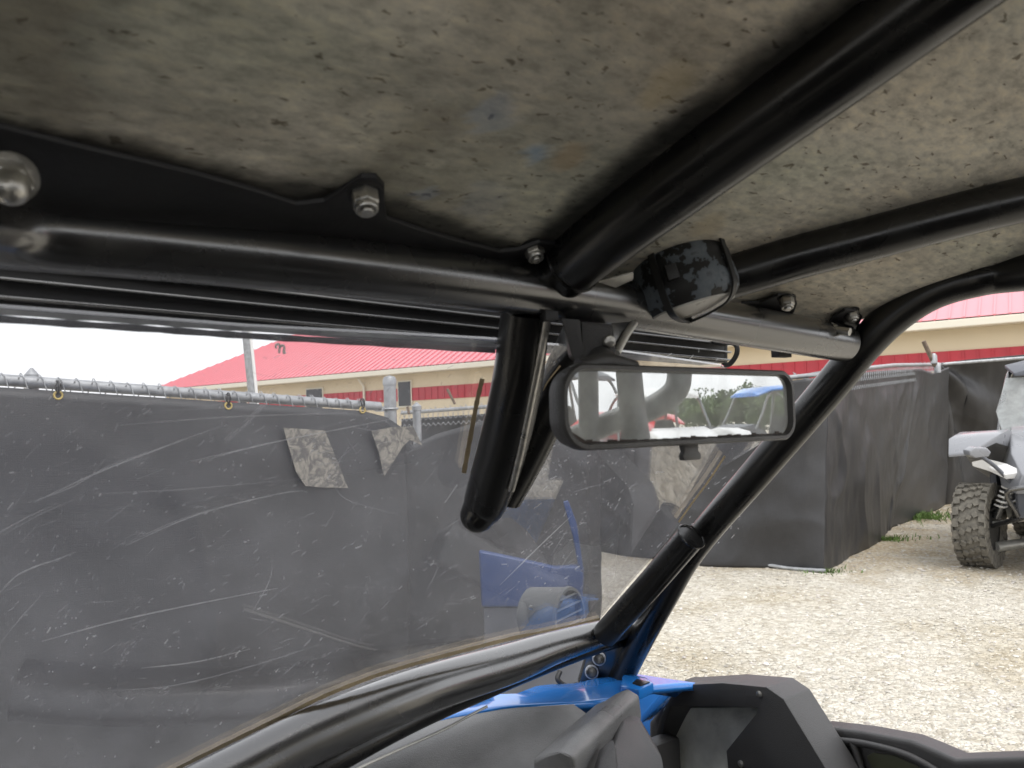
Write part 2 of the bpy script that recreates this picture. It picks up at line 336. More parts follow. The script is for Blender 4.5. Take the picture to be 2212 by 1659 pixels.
def add_box(bm, c, ax, ay, az, hx, hy, hz):
    c = Vector(c); vs = []
    for i in (-1, 1):
        for j in (-1, 1):
            for k in (-1, 1): vs.append(bm.verts.new(c + ax*hx*i + ay*hy*j + az*hz*k))
    for f in ((0, 1, 3, 2), (4, 6, 7, 5), (0, 4, 5, 1), (2, 3, 7, 6), (0, 2, 6, 4), (1, 5, 7, 3)): bm.faces.new([vs[i] for i in f])
X, Y, Z = Vector((1, 0, 0)), Vector((0, 1, 0)), Vector((0, 0, 1))
def add_prism(bm, pts, off):
    """polygon pts (world) extruded by vector off"""
    a = [bm.verts.new(p) for p in pts]; b_ = [bm.verts.new(Vector(p)+off) for p in pts]; n = len(a)
    bm.faces.new(a); bm.faces.new(b_[::-1])
    for i in range(n): bm.faces.new((a[i], a[(i+1) % n], b_[(i+1) % n], b_[i]))
def prism(name, pts, off, mat, parent=None, bevel=.004, segs=2, smooth=True):
    bm = bmesh.new(); add_prism(bm, pts, off); return finish(bm, name, mat, parent, smooth, bevel, segs)
def add_lathe(bm, c, axis, prof, seg=28):
    """prof: (radius, height along axis)"""
    axis = axis.normalized(); u = axis.orthogonal().normalized(); v = axis.cross(u); rings = []
    for (r, h) in prof:
        rings.append([bm.verts.new(c + axis*h + (u*math.cos(2*PI*k/seg)+v*math.sin(2*PI*k/seg))*max(r, 1e-5)) for k in range(seg)])
    for a, b_ in zip(rings, rings[1:]):
        for k in range(seg): bm.faces.new((a[k], a[(k+1) % seg], b_[(k+1) % seg], b_[k]))
    bm.faces.new(rings[0][::-1]); bm.faces.new(rings[-1])
def lathe(name, c, axis, prof, mat, parent=None, seg=28):
    bm = bmesh.new(); add_lathe(bm, Vector(c), Vector(axis), prof, seg); return finish(bm, name, mat, parent)

# ================================================================== SETTING
def fogn(p, s): return noise.noise(Vector(p)*s)
def hgt(x, y):
    d = math.hypot(x, y-2); return .02*fogn((x, y, 0), .8)*min(1, d/4)
bm = bmesh.new()
xs = [-400, -200, -100, -50, -25, -14] + [-10+i*.5 for i in range(61)] + [25, 35, 60, 100, 200, 400]
ys = [-400, -200, -100, -50, -25, -12, -6] + [-4+i*.5 for i in range(45)] + [22, 28, 40, 60, 100, 200, 500]
sl = bm.loops.layers.float_color.new('soil')
gv = [[bm.verts.new((x, y, hgt(x, y))) for x in xs] for y in ys]
ca, cb = G(1776, 1237), G(2120, 1222)
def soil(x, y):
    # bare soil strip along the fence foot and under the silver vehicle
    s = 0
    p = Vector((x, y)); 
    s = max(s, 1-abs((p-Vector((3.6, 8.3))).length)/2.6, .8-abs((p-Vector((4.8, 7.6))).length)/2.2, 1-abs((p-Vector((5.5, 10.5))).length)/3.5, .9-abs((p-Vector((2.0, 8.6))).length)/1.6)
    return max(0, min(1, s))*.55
for j in range(len(ys)-1):
    for i in range(len(xs)-1):
        f = bm.faces.new((gv[j][i], gv[j][i+1], gv[j+1][i+1], gv[j+1][i]))
        for lo in f.loops:
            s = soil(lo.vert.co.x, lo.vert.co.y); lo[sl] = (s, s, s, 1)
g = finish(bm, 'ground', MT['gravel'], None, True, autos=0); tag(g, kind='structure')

# loose stones
bm = bmesh.new(); cl = bm.loops.layers.float_color.new('c')
def add_stone(x, y, s):
    rot = Matrix.Rotation(random.random()*6.28, 3, 'Z'); 
    sx, sy, sz = s*random.uniform(.7, 1.3), s*random.uniform(.5, 1), s*random.uniform(.25, .5)
    z = hgt(x, y) + sz*.3
    v = [bm.verts.new(rot @ Vector((a*sx*random.uniform(.7, 1.15), b_*sy*random.uniform(.7, 1.15), c*sz*random.uniform(.8, 1.2))) + Vector((x, y, z)))
         for a, b_, c in ((1, 0, 0), (.5, .85, .1), (-.5, .85, 0), (-1, 0, .1), (-.5, -.85, 0), (.5, -.85, 0), (.4, .1, 1), (-.4, -.1, .9))]
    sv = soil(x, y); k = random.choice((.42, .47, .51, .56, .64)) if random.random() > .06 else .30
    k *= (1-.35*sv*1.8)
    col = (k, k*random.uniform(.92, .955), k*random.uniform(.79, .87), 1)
    for f in ((0, 1, 6), (1, 2, 6), (2, 7, 6), (2, 3, 7), (3, 4, 7), (4, 5, 7), (5, 6, 7), (5, 0, 6)):
        fc = bm.faces.new([v[i] for i in f])
        for lo in fc.loops: lo[cl] = col
cnt = 0
while cnt < 15000:
    d = 2.2 + 12*random.random()**1.25; x = d*random.uniform(-.05, .80); y = d
    add_stone(x, y, random.uniform(.005, .014)*(1+.8*random.random()**5)*(.8+d*.05)); cnt += 1
for i in range(3500):
    a = random.uniform(-.5, .6); d = random.uniform(2.2, 14); add_stone(d*math.cos(a)+.5, d*math.sin(a)*1.0+.2, random.uniform(.01, .035))
g = finish(bm, 'gravel_stones', MT['stones'], None, False); tag(g, 'loose pale limestone gravel scattered over the yard', 'gravel', kind='stuff')

# ------------------------------------------------------------------ shade cloths on fences
def lerp_poly(pts, s):
    n = len(pts)-1; i = min(int(s*n), n-1); t = s*n-i; return pts[i].lerp(pts[i+1], t)
def arc_poly(pts, s, w_=None):
    L = [0]
    for a, b_ in zip(pts, pts[1:]): L.append(L[-1]+(b_-a).length)
    return L
def cloth(name, top, bot, nx, nz, amp, parent=None, seed=0, extra=None, thick=.003):
    """top/bot: equal-length polylines; a cloth hung between them with folds and creases"""
    bm = bmesh.new(); uv = bm.loops.layers.uv.new('UVMap')
    L = arc_poly(top, 0); T = L[-1]; g = []; U = []
    for i in range(nx+1):
        s = i/nx*T; k = 0
        while k < len(top)-2 and L[k+1] < s: k += 1
        t = (s-L[k])/max(1e-6, L[k+1]-L[k]); a = top[k].lerp(top[k+1], t); b_ = bot[k].lerp(bot[k+1], t)
        tan = (top[k+1]-top[k]); tan.z = 0; nrm = Vector((tan.y, -tan.x, 0)).normalized()
        if nrm.dot(EYE-a) < 0: nrm = -nrm
        col = []
        for j in range(nz+1):
            v = j/nz; p = a.lerp(b_, v)
            q = Vector((s*1.3+seed*7, v*1.1, seed))
            dsp = amp*(.55*noise.noise(Vector((s*1.1+seed*9, v*.6, seed))) + .5*noise.noise(q*1.2) + .28*noise.noise(Vector((s*3+v*4, v*5-s*1.3, seed+3))) + .12*noise.noise(Vector((s*9, v*7, seed+5))))
            rid = 1-abs(noise.noise(Vector((s*1.1-v*1.8+seed, v*1.5+s*.6, seed+8))))*3
            if rid > 0: dsp += amp*.30*rid*rid
            dsp *= min(1, v*6+.15)
            if extra: dsp += extra(s, v)
            col.append(bm.verts.new(p + nrm*dsp))
        g.append(col); U.append(s)
    for i in range(nx):
        for j in range(nz):
            f = bm.faces.new((g[i][j], g[i+1][j], g[i+1][j+1], g[i][j+1]))
            for lo, (a, c) in zip(f.loops, ((i, j), (i+1, j), (i+1, j+1), (i, j+1))): lo[uv].uv = (U[a], c/nz*1.7)
    o = finish(bm, name, MT['tarp'], parent, True, autos=0)
    md = o.modifiers.new('thickness', 'SOLIDIFY'); md.thickness = thick
    return o
# near left fence line : X = -1.649+.47t , d = 2.8+.3836t in camera terms
def LF(t, z):
    d = 2.8+.3836*t; x = -1.649+.47*t; return Vector((x, d, z))
def zrail(t): return 1.655-.048*(t if t < 2.3 else 2.3)+ (0.02*(t-2.3) if t > 2.3 else 0)
ts = [-9, -4, -1.5, -.5, .5, 1.0, 1.5, 2.0]
OF = LF(0, 0)*0 + Vector((.3836, -.47, 0)).normalized()*.030
top = [LF(t_, zrail(t_)-.028)+OF for t_ in ts] + [LF(2.20, zrail(2.2)-.05)+OF, LF(2.36, zrail(2.2)-.11)+OF]
bot = [LF(t_, .01)+OF for t_ in ts] + [LF(2.20, .01)+OF, LF(2.36, .01)+OF]
c1 = cloth('shade_cloth', top, bot, 520, 46, .035, seed=1)
tag(c1, 'long black shade cloth laced with brass eyelets to the fence seen through the windshield', 'shade cloth', 'black shade cloths on the fences')
# the cloth on the next bay, past the post
def LF2(t): return LF(t, 0)
t2 = [2.30, 2.45, 2.7, 3.2, 3.8, 4.35]
zt = [1.44, 1.36, 1.41, 1.47, 1.50, 1.47]
top = [LF(a, z_)+Vector((0, .03, 0)) for a, z_ in zip(t2, zt)]; bot = [LF(a, .01)+Vector((0, .03, 0)) for a in t2]
top.append(P(1296, 880, 4.7)); bot.append(P(1296, 1430, 4.7)); bot[-1].z = .01
c2 = cloth('shade_cloth', top, bot, 140, 50, .05, seed=4)
tag(c2, 'short sagging black shade cloth just past the capped fence post', 'shade cloth', 'black shade cloths on the fences')
# eyelets and ties
def torus(bm, c, axis, R, r, a0=0, a1=2*PI, seg=18):
    axis = axis.normalized(); u = axis.orthogonal().normalized(); v = axis.cross(u)
    pts = [c + (u*math.cos(a0+(a1-a0)*k/seg)+v*math.sin(a0+(a1-a0)*k/seg))*R for k in range(seg+1)]
    add_tube(bm, pts, r, seg=6, smooth=False)
LN = Vector((.3836, -.47, 0)).normalized(); LD = Vector((.47, .3836, 0)).normalized()
for (px, py) in ((122, 855), (487, 877), (775, 886), (-300, 835)):
    r_ = ray(px, py); # intersect with fence plane
    tt = (LF(0, 0)-EYE).dot(LN)/r_.dot(LN); p = EYE + r_*tt + LN*.036
    bm = bmesh.new(); torus(bm, p, LN, .013, .0042); finish(bm, 'eyelet', MT['brass'], c1)
    bm = bmesh.new(); torus(bm, p+Z*.030, LD, .022, .003); torus(bm, p+Z*.028+LN*.004, (LD+LN).normalized(), .016, .003); finish(bm, 'cable_tie', MT['cable'], c1)

MT['gravel_refl'] = None  # mottle imitating gravel mirrored in the windshield
m, t, b = newmat('mottled_reflection'); tc = t.nodes.new('ShaderNodeTexCoord'); vo = t.nodes.new('ShaderNodeTexVoronoi'); vo.inputs['Scale'].default_value = 26
nz = t.nodes.new('ShaderNodeTexNoise'); nz.inputs['Scale'].default_value = 14; nz.inputs['Detail'].default_value = 4; nz.inputs['Distortion'].default_value = 1.2; t.links.new(tc.outputs['Object'], nz.inputs['Vector'])
mv = t.nodes.new('ShaderNodeMix'); mv.data_type = 'RGBA'; mv.blend_type = 'LINEAR_LIGHT'; mv.inputs[0].default_value = .08
t.links.new(tc.outputs['Object'], mv.inputs[6]); t.links.new(nz.outputs[1], mv.inputs[7]); t.links.new(mv.outputs[2], vo.inputs['Vector'])
r_ = ramp(t, [(.0, (.28, .26, .22)), (.45, (.20, .185, .16)), (.75, (.09, .085, .08))]); t.links.new(vo.outputs['Distance'], r_.inputs[0]); t.links.new(r_.outputs[0], b.inputs['Base Color']); b.inputs['Roughness'].default_value = .8
MT['gravel_refl'] = m
def onfence(px, py, o_=.075):
    r_ = ray(px, py); n_ = Vector((.3836, -.47, 0)).normalized(); tt = (LF(0, 0)+n_*o_-EYE).dot(n_)/r_.dot(n_); return EYE + r_*tt
for pix in ([(612, 924), (660, 927), (702, 930), (752, 1054), (700, 1053), (660, 1050), (640, 1020)], [(802, 931), (850, 922), (892, 920), (912, 962), (885, 950), (870, 965), (830, 1030), (818, 975)]):  # windshield reflections of the gravel, laid on the cloth as flat pieces
    bm = bmesh.new(); add_prism(bm, [onfence(*p) for p in pix], Vector((-.3836, .47, 0)).normalized()*.004); finish(bm, 'reflection_patch', MT['gravel_refl'], c1, False)
# chain link fence (left)
def chain_fence(name, A, B, za, zb, label, rail_r=.021, step=.0575, mesh_h=.25, tips=True, n0=0, grp=None, dens=1.0):
    root = empty(name, A if isinstance(A, Vector) else Vector(A)); tag(root, label, 'chain-link fence', grp)
    d = (B-A); L = d.length; d.normalize()
    tube('top_rail', [A+Z*za, B+Z*zb], rail_r, MT['galv'], root, smooth=False)
    bm = bmesh.new(); n = int(L/step); nrm = Vector((d.y, -d.x, 0))
    off = nrm*.004
    for i in range(n):
        s = i*step; z0 = za+(zb-za)*s/L; p = A+d*s
        hook = .005 + .003*math.sin(i*1.7)
        for sg in (-1, 1):
            pts = [p+d*(step*.5*sg)+Z*(z0-.06)+off*sg*6, p+d*(step*.12*sg)+Z*(z0+rail_r*.6)+nrm*(.024*(1 if i % 2 else 1))*1, p+Z*(z0+rail_r+hook)+nrm*.008*sg]
            add_tube(bm, pts, .0021*dens, seg=5, smooth=False)
        for k in range(1, int(mesh_h/step)):     # diamonds below the rail
            zz = z0-.06-k*step
            add_tube(bm, [p-d*step*.5+Z*(zz+step*.5), p+Z*zz], .0017*dens, seg=4, smooth=False, caps=False)
            add_tube(bm, [p+Z*zz, p+d*step*.5+Z*(zz+step*.5)], .0017*dens, seg=4, smooth=False, caps=False)
    finish(bm, 'chain_link_mesh', MT['galv'], root)
    return root, d
A = LF(-9, 0); B = LF(2.18, 0)
f1, dd = chain_fence('chain_link_fence', A-LN*0+Vector((0, 0, 0)), B, zrail(-9)+.0, zrail(2.18), 'grey galvanised chain-link fence with capped round post at its end, behind the windshield')
pp = LF(2.27, 0) + Vector((-.01, .07, 0))
lathe('post', pp, Z, [(.030, 0), (.030, zrail(2.2)+.105), (.033, zrail(2.2)+.105), (.033, zrail(2.2)+.13), (.026, zrail(2.2)+.145), (.004, zrail(2.2)+.152)], MT['galv'], f1)
lathe('short_post', pp+Vector((.115, .10, 0)), Z, [(.021, 0), (.021, zrail(2.2)-.02), (.024, zrail(2.2)-.02), (.024, zrail(2.2)+0), (.004, zrail(2.2)+.02)], MT['galv'], f1)
bm = bmesh.new()
torus(bm, pp+Z*(zrail(2.2)-.01), Z, .034, .006, seg=20)
add_box(bm, pp+Z*(zrail(2.2)-.01)-LD*.05, LD, LN, Z, .03, .004, .012)
finish(bm, 'post_clamp', MT['galv'], f1)
lathe('line_post', LF(-.12, 0)-LN*.045, Z, [(.022, 0), (.022, 1.66), (.024, 1.69), (.004, 1.715)], MT['galv'], f1)
for px in (55,):
    r_ = ray(px, 832); tt = (LF(0, 0)-EYE).dot(LN)/r_.dot(LN); p = EYE+r_*tt
    lathe('bolt', p+Z*0.0, Z, [(.006, -.02), (.006, .012), (.011, .012), (.011, .022)], MT['steel'], f1, 10)

# second bay rail / right side fence with barbed arms
RA = P(868, 892, 9.6); RB = P(1060, 878, 8.9); RC = P(1742, 812, 7.05); RD = P(1776, 806, 6.95); RE = P(2031, 787, 10.9); RF_ = P(2420, 757, 10.9)
f2 = empty('chain_link_fence', Vector((RD.x, RD.y, 0))); tag(f2, 'tall galvanised chain-link fence with leaning rusty barbed-wire arms behind the silver vehicle', 'chain-link fence')
def bare(a, b_, n, amp=.0):
    return [a.lerp(b_, i/n) for i in range(n+1)]
tube('top_rail', [RA, RB, RC, RD, RD.lerp(RE, .5)+Z*.03, RE], .022, MT['galv'], f2, smooth=False)
tube('top_rail', [RE, RF_], .022, MT['galv'], f2, smooth=False)
bm = bmesh.new()
def knuckles(a, b_, step, r):
    L = (b_-a).length; d = (b_-a).normalized(); n = int(L/step)
    for i in range(n):
        p = a + d*i*step; h = .03+.012*math.sin(i*2.1)
        add_tube(bm, [p+d*step*.5-Z*.07, p+d*step*.1+Z*(h-.01), p-d*step*.15+Z*(h+.012)], r, seg=4, smooth=False, caps=False)
        add_tube(bm, [p-d*step*.5-Z*.07, p-d*step*.1+Z*(h-.01), p+d*step*.2+Z*h], r, seg=4, smooth=False, caps=False)
        for k in range(1, 3):
            add_tube(bm, [p-d*step*.5-Z*(.07+step*(k-1)), p-Z*(.07+step*(k-.5)), p+d*step*.5-Z*(.07+step*(k-1))], r, seg=4, smooth=False, caps=False)
knuckles(RA, RB, .075, .004); knuckles(RB, RC, .075, .004); finish(bm, 'chain_link_mesh', MT['galv'], f2)
bm = bmesh.new(); knuckles(RD, RE, .08, .003); finish(bm, 'chain_link_mesh', MT['galv'], f2)
def arm(px0, py0, px1, py1, d, r):
    tube('barbed_wire_arm', [P(px0, py0, d), P(px1, py1, d)], r, MT['dryrust'], f2, smooth=False)
arm(1995, 737, 2020, 791, 9.9, .027); arm(966, 840, 983, 873, 9.2, .016); arm(880, 878, 884, 895, 9.3, .016)
for (a, b_) in (((2017, 775), 9.9), ((2025, 795), 9.9)):
    p = P(a[0], a[1], 9.9); lathe('bracket', p-Z*.06, Z, [(.04, 0), (.04, .1), (.02, .13)], MT['galv'], f2, 14)
for (px, d) in ((1030, 9.6), (1741, 7.6), (2045, 11.6)):
    p = P(px, 800, d); tp = {1030: 882, 1741: 812, 2045: 788}[px]; q = P(px, tp, d)
    lathe('post', Vector((q.x, q.y, 0)), Z, [(.03, 0), (.03, q.z-.01), (.004, q.z+.02)], MT['galv'], f2, 16)
# its cloths
def drop(p): return Vector((p.x, p.y, 0.0))
tp = [P(868, 905, 9.7), P(1060, 893, 9.0), P(1285, 872, 8.35), P(1351, 862, 8.0), P(1496, 846, 7.52), P(1646, 829, 7.18), P(1742, 818, 6.98), P(1790, 812, 7.0)]
bt = [G(868, 1175), G(1060, 1165), G(1285, 1184), G(1351, 1202), G(1496, 1219), G(1646, 1229), G(1738, 1234), G(1776, 1237)]
def ex(s, v):
    return .05*math.exp(-((v-.95)/.15)**2)*math.sin(s*5) 
c3 = cloth('shade_cloth', tp, bt, 260, 60, .055, seed=2, extra=ex)
tag(c3, 'wide black shade cloth facing the gravel, folded under at its lower right corner', 'shade cloth', 'black shade cloths on the fences')
tp = [P(1776, 812, 7.02), P(1850, 806, 7.9), P(1920, 800, 8.9), P(1990, 797, 9.9), P(2015, 806, 10.2), P(2050, 793, 10.7)]
bt = [G(1776, 1237), G(1850, 1197), G(1916, 1153), G(1921, 1140), G(1985, 1117), G(2055, 1086)]
c4 = cloth('shade_cloth', tp, bt, 260, 70, .07, seed=3)
tag(c4, 'black shade cloth running back from the fence corner, weeds at its foot', 'shade cloth', 'black shade cloths on the fences')
tp = [P(2022, 786, 10.8), P(2080, 778, 11), P(2212, 766, 11), P(2420, 757, 11)]
bt = [G(2025, 1090), G(2080, 1082), G(2212, 1072), G(2420, 1060)]
def fan(s, v):
    return .13*math.sin(9*math.atan2(s+.02, v*1.9+.05))*min(1, (s+v*2)*1.2)*math.exp(-s*.9)
c5 = cloth('shade_cloth', tp, bt, 200, 70, .09, seed=6, extra=fan)
tag(c5, 'black shade cloth with fan-shaped folds hanging behind the silver vehicle', 'shade cloth', 'black shade cloths on the fences')
# hem wire at the folded corner
tube('hem_rope', [G(1646, 1222)+Vector((0, -.1, .03)), G(1700, 1228)+Vector((0, -.1, .02)), G(1776, 1236)+Vector((0, -.08, .03))], .016, MT['galv'], c3)

# weeds
def weeds(name, c, n, spread, h, label):
    bm = bmesh.new()
    for i in range(n):
        a = random.random()*6.28; rr = abs(random.gauss(0, 1)); x = c.x+math.cos(a)*rr*spread[0]; y = c.y+math.sin(a)*rr*spread[1]; hh = h*random.uniform(.3, 1)
        d = Vector((random.uniform(-.5, .5), random.uniform(-.5, .5), 1))*hh; sd_ = Vector((math.cos(a*3), math.sin(a*3), 0))*.006
        b0 = Vector((x, y, -.01)); v = [bm.verts.new(b0-sd_), bm.verts.new(b0+sd_), bm.verts.new(b0+d*.6+sd_*.7), bm.verts.new(b0+d+Vector((d.x, d.y, -.2*hh))*.5), bm.verts.new(b0+d*.6-sd_*.7)]
        bm.faces.new(v)
    o = finish(bm, name, MT['grass'], None, False); return tag(o, label, 'weeds', kind='stuff')
weeds('weeds', G(2000, 1118)+Vector((-.1, -.1, 0)), 800, (.30, .22), .13, 'low green weeds at the foot of the black shade cloth')

weeds('weeds', G(1900, 1162)+Vector((-.05, -.15, 0)), 260, (.35, .08), .08, 'thin green tufts along the bottom of the cloth running back from the corner')
weeds('weeds', G(1790, 1238), 120, (.14, .07), .07, 'small weeds by the fence corner nearest the gravel')
# ------------------------------------------------------------------ building
def EV(px): return 822-.0893*(px-555)
E1 = P(2700, EV(2700), 11.8); E1 = None
# eave line in plan: at px 2212 z 3.2 ; at px 555
def onh(px, py, z):
    r_ = ray(px, py); return EYE + r_*((z-EYE.z)/r_.z)
pa = onh(2212, EV(2212), 3.45); pb = onh(555, EV(555), 3.45)
bd = (pa-pb).normalized(); left = onh(318, EV(318), 3.45)
# left end along the same line
t_ = None
rl = ray(322, 850); rl2 = Vector((rl.x, rl.y, 0)); n2 = Vector((bd.y, -bd.x, 0))
tt = (pb-EYE).dot(n2)/rl2.dot(n2); left = EYE + rl2*tt; left.z = 3.45
right = pa + bd*9
back = Vector((-bd.y, bd.x, 0))
if back.dot(EYE-pa) > 0: back = -back
bld = empty('metal_building', Vector((left.x, left.y, 0))); tag(bld, 'long beige metal building with red ribbed roof and red wall band beyond the fences', 'building')
OH = .55
LB = (right-left).length; DEP = 17.0
wl = left + bd*OH + back*OH; wr = right - bd*OH + back*OH
def wallbox(name, z0, z1, out, mat, s0=0, s1=None, parent=bld, dep=.12):
    s1 = s1 if s1 is not None else (wr-wl).length
    bm = bmesh.new(); a = Vector((wl.x, wl.y, 0)) + bd*s0; b_ = Vector((wl.x, wl.y, 0)) + bd*s1
    c = (a+b_)/2 - back*out + back*dep/2; c.z = (z0+z1)/2
    add_box(bm, c, bd, back, Z, (s1-s0)/2, dep/2, (z1-z0)/2); return finish(bm, name, mat, parent, False)
wallL = (wr-wl).length
bm = bmesh.new(); c = (Vector((wl.x, wl.y, 0))+Vector((wr.x, wr.y, 0)))/2 + back*(DEP/2-OH); c.z = 1.7
add_box(bm, c, bd, back, Z, wallL/2, DEP/2-OH, 1.72); finish(bm, 'wall', MT['wall'], bld, False)
# z of the stripe from the picture
def zon(px, py):
    r_ = ray(px, py); q = Vector((wl.x, wl.y, 0)); tt = (q-EYE).dot(n2)/Vector((r_.x, r_.y, 0)).dot(n2); p = EYE + r_*tt; return p.z, (Vector((p.x, p.y, 0))-q).dot(bd)
zs1, s_ = zon(1025, 831); zs0, _ = zon(1025, 854); zs1b, _ = zon(2212, 744)
zs1 = (zs1+zs1b)/2; zs0 = zs1-.46
print('stripe z', zs0, zs1, 'wall len', wallL, 'dist', pa.length, pb.length, left.length)
bm = bmesh.new()   # band with its ribs
c = (Vector((wl.x, wl.y, 0))+Vector((wr.x, wr.y, 0)))/2 - back*.03 + back*.06; c.z = (zs0+zs1)/2; add_box(bm, c, bd, back, Z, wallL/2, .06, (zs1-zs0)/2)
for i in range(int(wallL/.3)):
    a = Vector((wl.x, wl.y, 0)) + bd*(i*.3+.1) - back*.01; a.z = (zs0+zs1)/2
    add_box(bm, a-back*.034, bd, back, Z, .018, .010, (zs1-zs0)/2-.01)
finish(bm, 'red_band', MT['stripe'], bld, False)
# windows and doors
def opening(px0, px1, py0, py1, name='window', grey=False):
    _, s0 = zon(px0, py0); _, s1 = zon(px1, py0); z1, _ = zon((px0+px1)/2, py0); z0, _ = zon((px0+px1)/2, py1)
    z0 = max(z0, .1)
    o = wallbox(name, z0, z1, .07, MT['trimc'], s0, s1)
    wallbox('pane', z0+.05, z1-.05, .09, MT['grey_trim'] if grey else MT['window'], s0+.05, s1-.05, o); return o
opening(517, 537, 852, 885); opening(663, 700, 838, 885); opening(861, 891, 822, 880)
opening(1826, 1859, 734, 830, 'window', True)
# roof: hip
rise = 4.6; half = DEP/2
e0 = left.copy(); e1 = right.copy(); e2 = right+back*(DEP); e3 = left+back*(DEP)
r0_ = left + bd*half*1.0 + back*half + Z*rise; r1_ = right - bd*half + back*half + Z*rise
bm = bmesh.new(); v = [bm.verts.new(p) for p in (e0, e1, e2, e3, r0_, r1_)]
for f in ((0, 1, 5, 4), (1, 2, 5), (2, 3, 4, 5), (3, 0, 4), (0, 3, 2, 1)): bm.faces.new([v[i] for i in f])
nr = int((right-left).length/.3)   # ribs on the near slope
up_n = (r0_-e0); sl_dir = (back*half+Z*rise).normalized(); sln = bd.cross(sl_dir).normalized()
if sln.z < 0: sln = -sln
for i in range(nr):
    s = (i+.5)*.3; full = math.hypot(half, rise); frac = min(1, s/half, (LB-s)/half)
    a = left + bd*s + sln*.012 - sl_dir*.03; l_ = full*frac
    add_box(bm, a + sl_dir*l_/2, bd, sln, sl_dir, .02, .022, l_/2)
finish(bm, 'roof', MT['roofred'], bld, False)
bm = bmesh.new(); c = (left+right)/2 - back*.06 - Z*.13; add_box(bm, c, bd, back, Z, LB/2, .07, .09); g_ = finish(bm, 'gutter', MT['trimc'], bld, False, .02)
bm = bmesh.new(); c = (left+right)/2 + back*.28 - Z*.16; add_box(bm, c, bd, back, Z, LB/2, .26, .04); finish(bm, 'soffit', MT['trimc'], bld, False)
for px in (790, 1090, 420):
    _, s = zon(px, 860); a = Vector((wl.x, wl.y, 0)) + bd*s - back*.08
    tube('downspout', [a+Z*.1, a+Z*2.9, a+Z*3.2-back*.3], .05, MT['trimc'], bld, smooth=False, seg=10)
_, s = zon(2196, 765); wallbox('vent_box', 2.25, 2.45, .3, MT['white'], s-.15, s+.6)
_, s = zon(2060, 765)

# windshield's blue reflection, built as a solid panel and pillar beyond the glass
MT['dullblue'] = pm('dull_blue_reflection', (.02, .05, .16), .4, 0, 0, 1, .1, 5)
blue_refl = empty('blue_reflection', G(1150, 1600)); tag(blue_refl, 'blue reflection in the windshield, built as a solid panel and thin pillar beyond it', 'windshield reflection', kind='thing')
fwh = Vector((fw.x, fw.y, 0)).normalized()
prism('reflection_panel', [P(1034, 1190, 3.2), P(1120, 1208, 3.2), P(1200, 1226, 3.2), P(1252, 1222, 3.2), P(1262, 1240, 3.2), P(1258, 1312, 3.2), P(1040, 1312, 3.2)], fwh*.05, MT['dullblue'], blue_refl, .012, 3)
prism('reflection_pillar', [P(1217, 1085, 3.2), P(1228, 1082, 3.2), P(1246, 1130, 3.2), P(1262, 1238, 3.2), P(1250, 1226, 3.2), P(1238, 1160, 3.2)], fwh*.04, MT['dullblue'], blue_refl, .005)
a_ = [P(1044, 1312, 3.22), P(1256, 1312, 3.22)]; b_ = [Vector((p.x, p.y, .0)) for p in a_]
prism('reflection_base', [a_[0], a_[1], b_[1], b_[0]], fwh*.03, MT['greybody'], blue_refl, .01)
# light pole
q0 = P(531, 700, 9); q1 = P(548, 868, 9); dirp = (q1-q0).normalized(); 
pole = empty('light_pole', Vector((q1.x, q1.y, 0))); tag(pole, 'plain grey metal light pole with conduit rising in front of the red roof', 'light pole')
pb_ = q0 + dirp*((0-q0.z)/dirp.z); pt_ = q0 - dirp*2.2
tube('shaft', [pb_, pt_], .055, MT['galv'], pole, smooth=False); off = Vector((.055, -.035, 0))
tube('conduit', [pb_+off, q0+off*1.0, pt_+off], .018, MT['white'], pole, smooth=False)
bm = bmesh.new(); add_box(bm, pt_+Vector((.3, 0, .02)), X, Y, Z, .45, .12, .05); finish(bm, 'lamp_head', MT['galv'], pole, True, .02)

# far hill with woods
bm = bmesh.new()
for i in range(60):
    a = -1.15 + i*.018; R = 330; x, y = R*math.sin(a), R*math.cos(a)
    for k in range(70):
        s = random.uniform(2, 5); cx = x+random.uniform(-6, 6); cy = y+random.uniform(-20, 20); cz = random.uniform(0, 1)*(10.5+7.5*noise.noise(Vector((i*.22, 3, 0)))+2.2*noise.noise(Vector((i*.9, 3, 0))))
        v = [bm.verts.new(Vector((cx, cy, cz))+Vector((random.uniform(-1, 1), random.uniform(-1, 1), random.uniform(-.6, .6)))*s) for _ in range(3)]; bm.faces.new(v)
g_ = finish(bm, 'distant_woods', MT['leaf'], None, False); tag(g_, 'low dark line of distant trees on the horizon at far left', 'woods', kind='stuff')

# ================================================================== THE OFF-ROAD VEHICLE THE PHOTO IS TAKEN FROM
car = empty('side_by_side', Q(0, 0, 0)); tag(car, 'black caged open vehicle with mottled roof and blue hood, seen from its driver seat', 'off-road vehicle')
R = .0238
# header bar
RH = .0255
hp = [P(-420, 430, .36), P(0, 497, .505), P(330, 530, .565), P(700, 570, .63), P(1190, 632, .765), P(1500, 684, .895), P(1822, 741, 1.055)]
head = tube('front_crossbar', [(p, RH) for p in hp], R, MT['paint'], car, seg=28)
# weld beads
def weld(c, axis, rr, par):
    bm = bmesh.new(); axis = axis.normalized(); u = axis.orthogonal().normalized(); v = axis.cross(u)
    pts = [c + (u*math.cos(2*PI*k/40)+v*math.sin(2*PI*k/40))*rr + axis*(.0005*math.sin(k*1.9)) for k in range(41)]
    add_tube(bm, pts, .0016, seg=6, smooth=False); return finish(bm, 'weld_bead', MT['satin'], par)
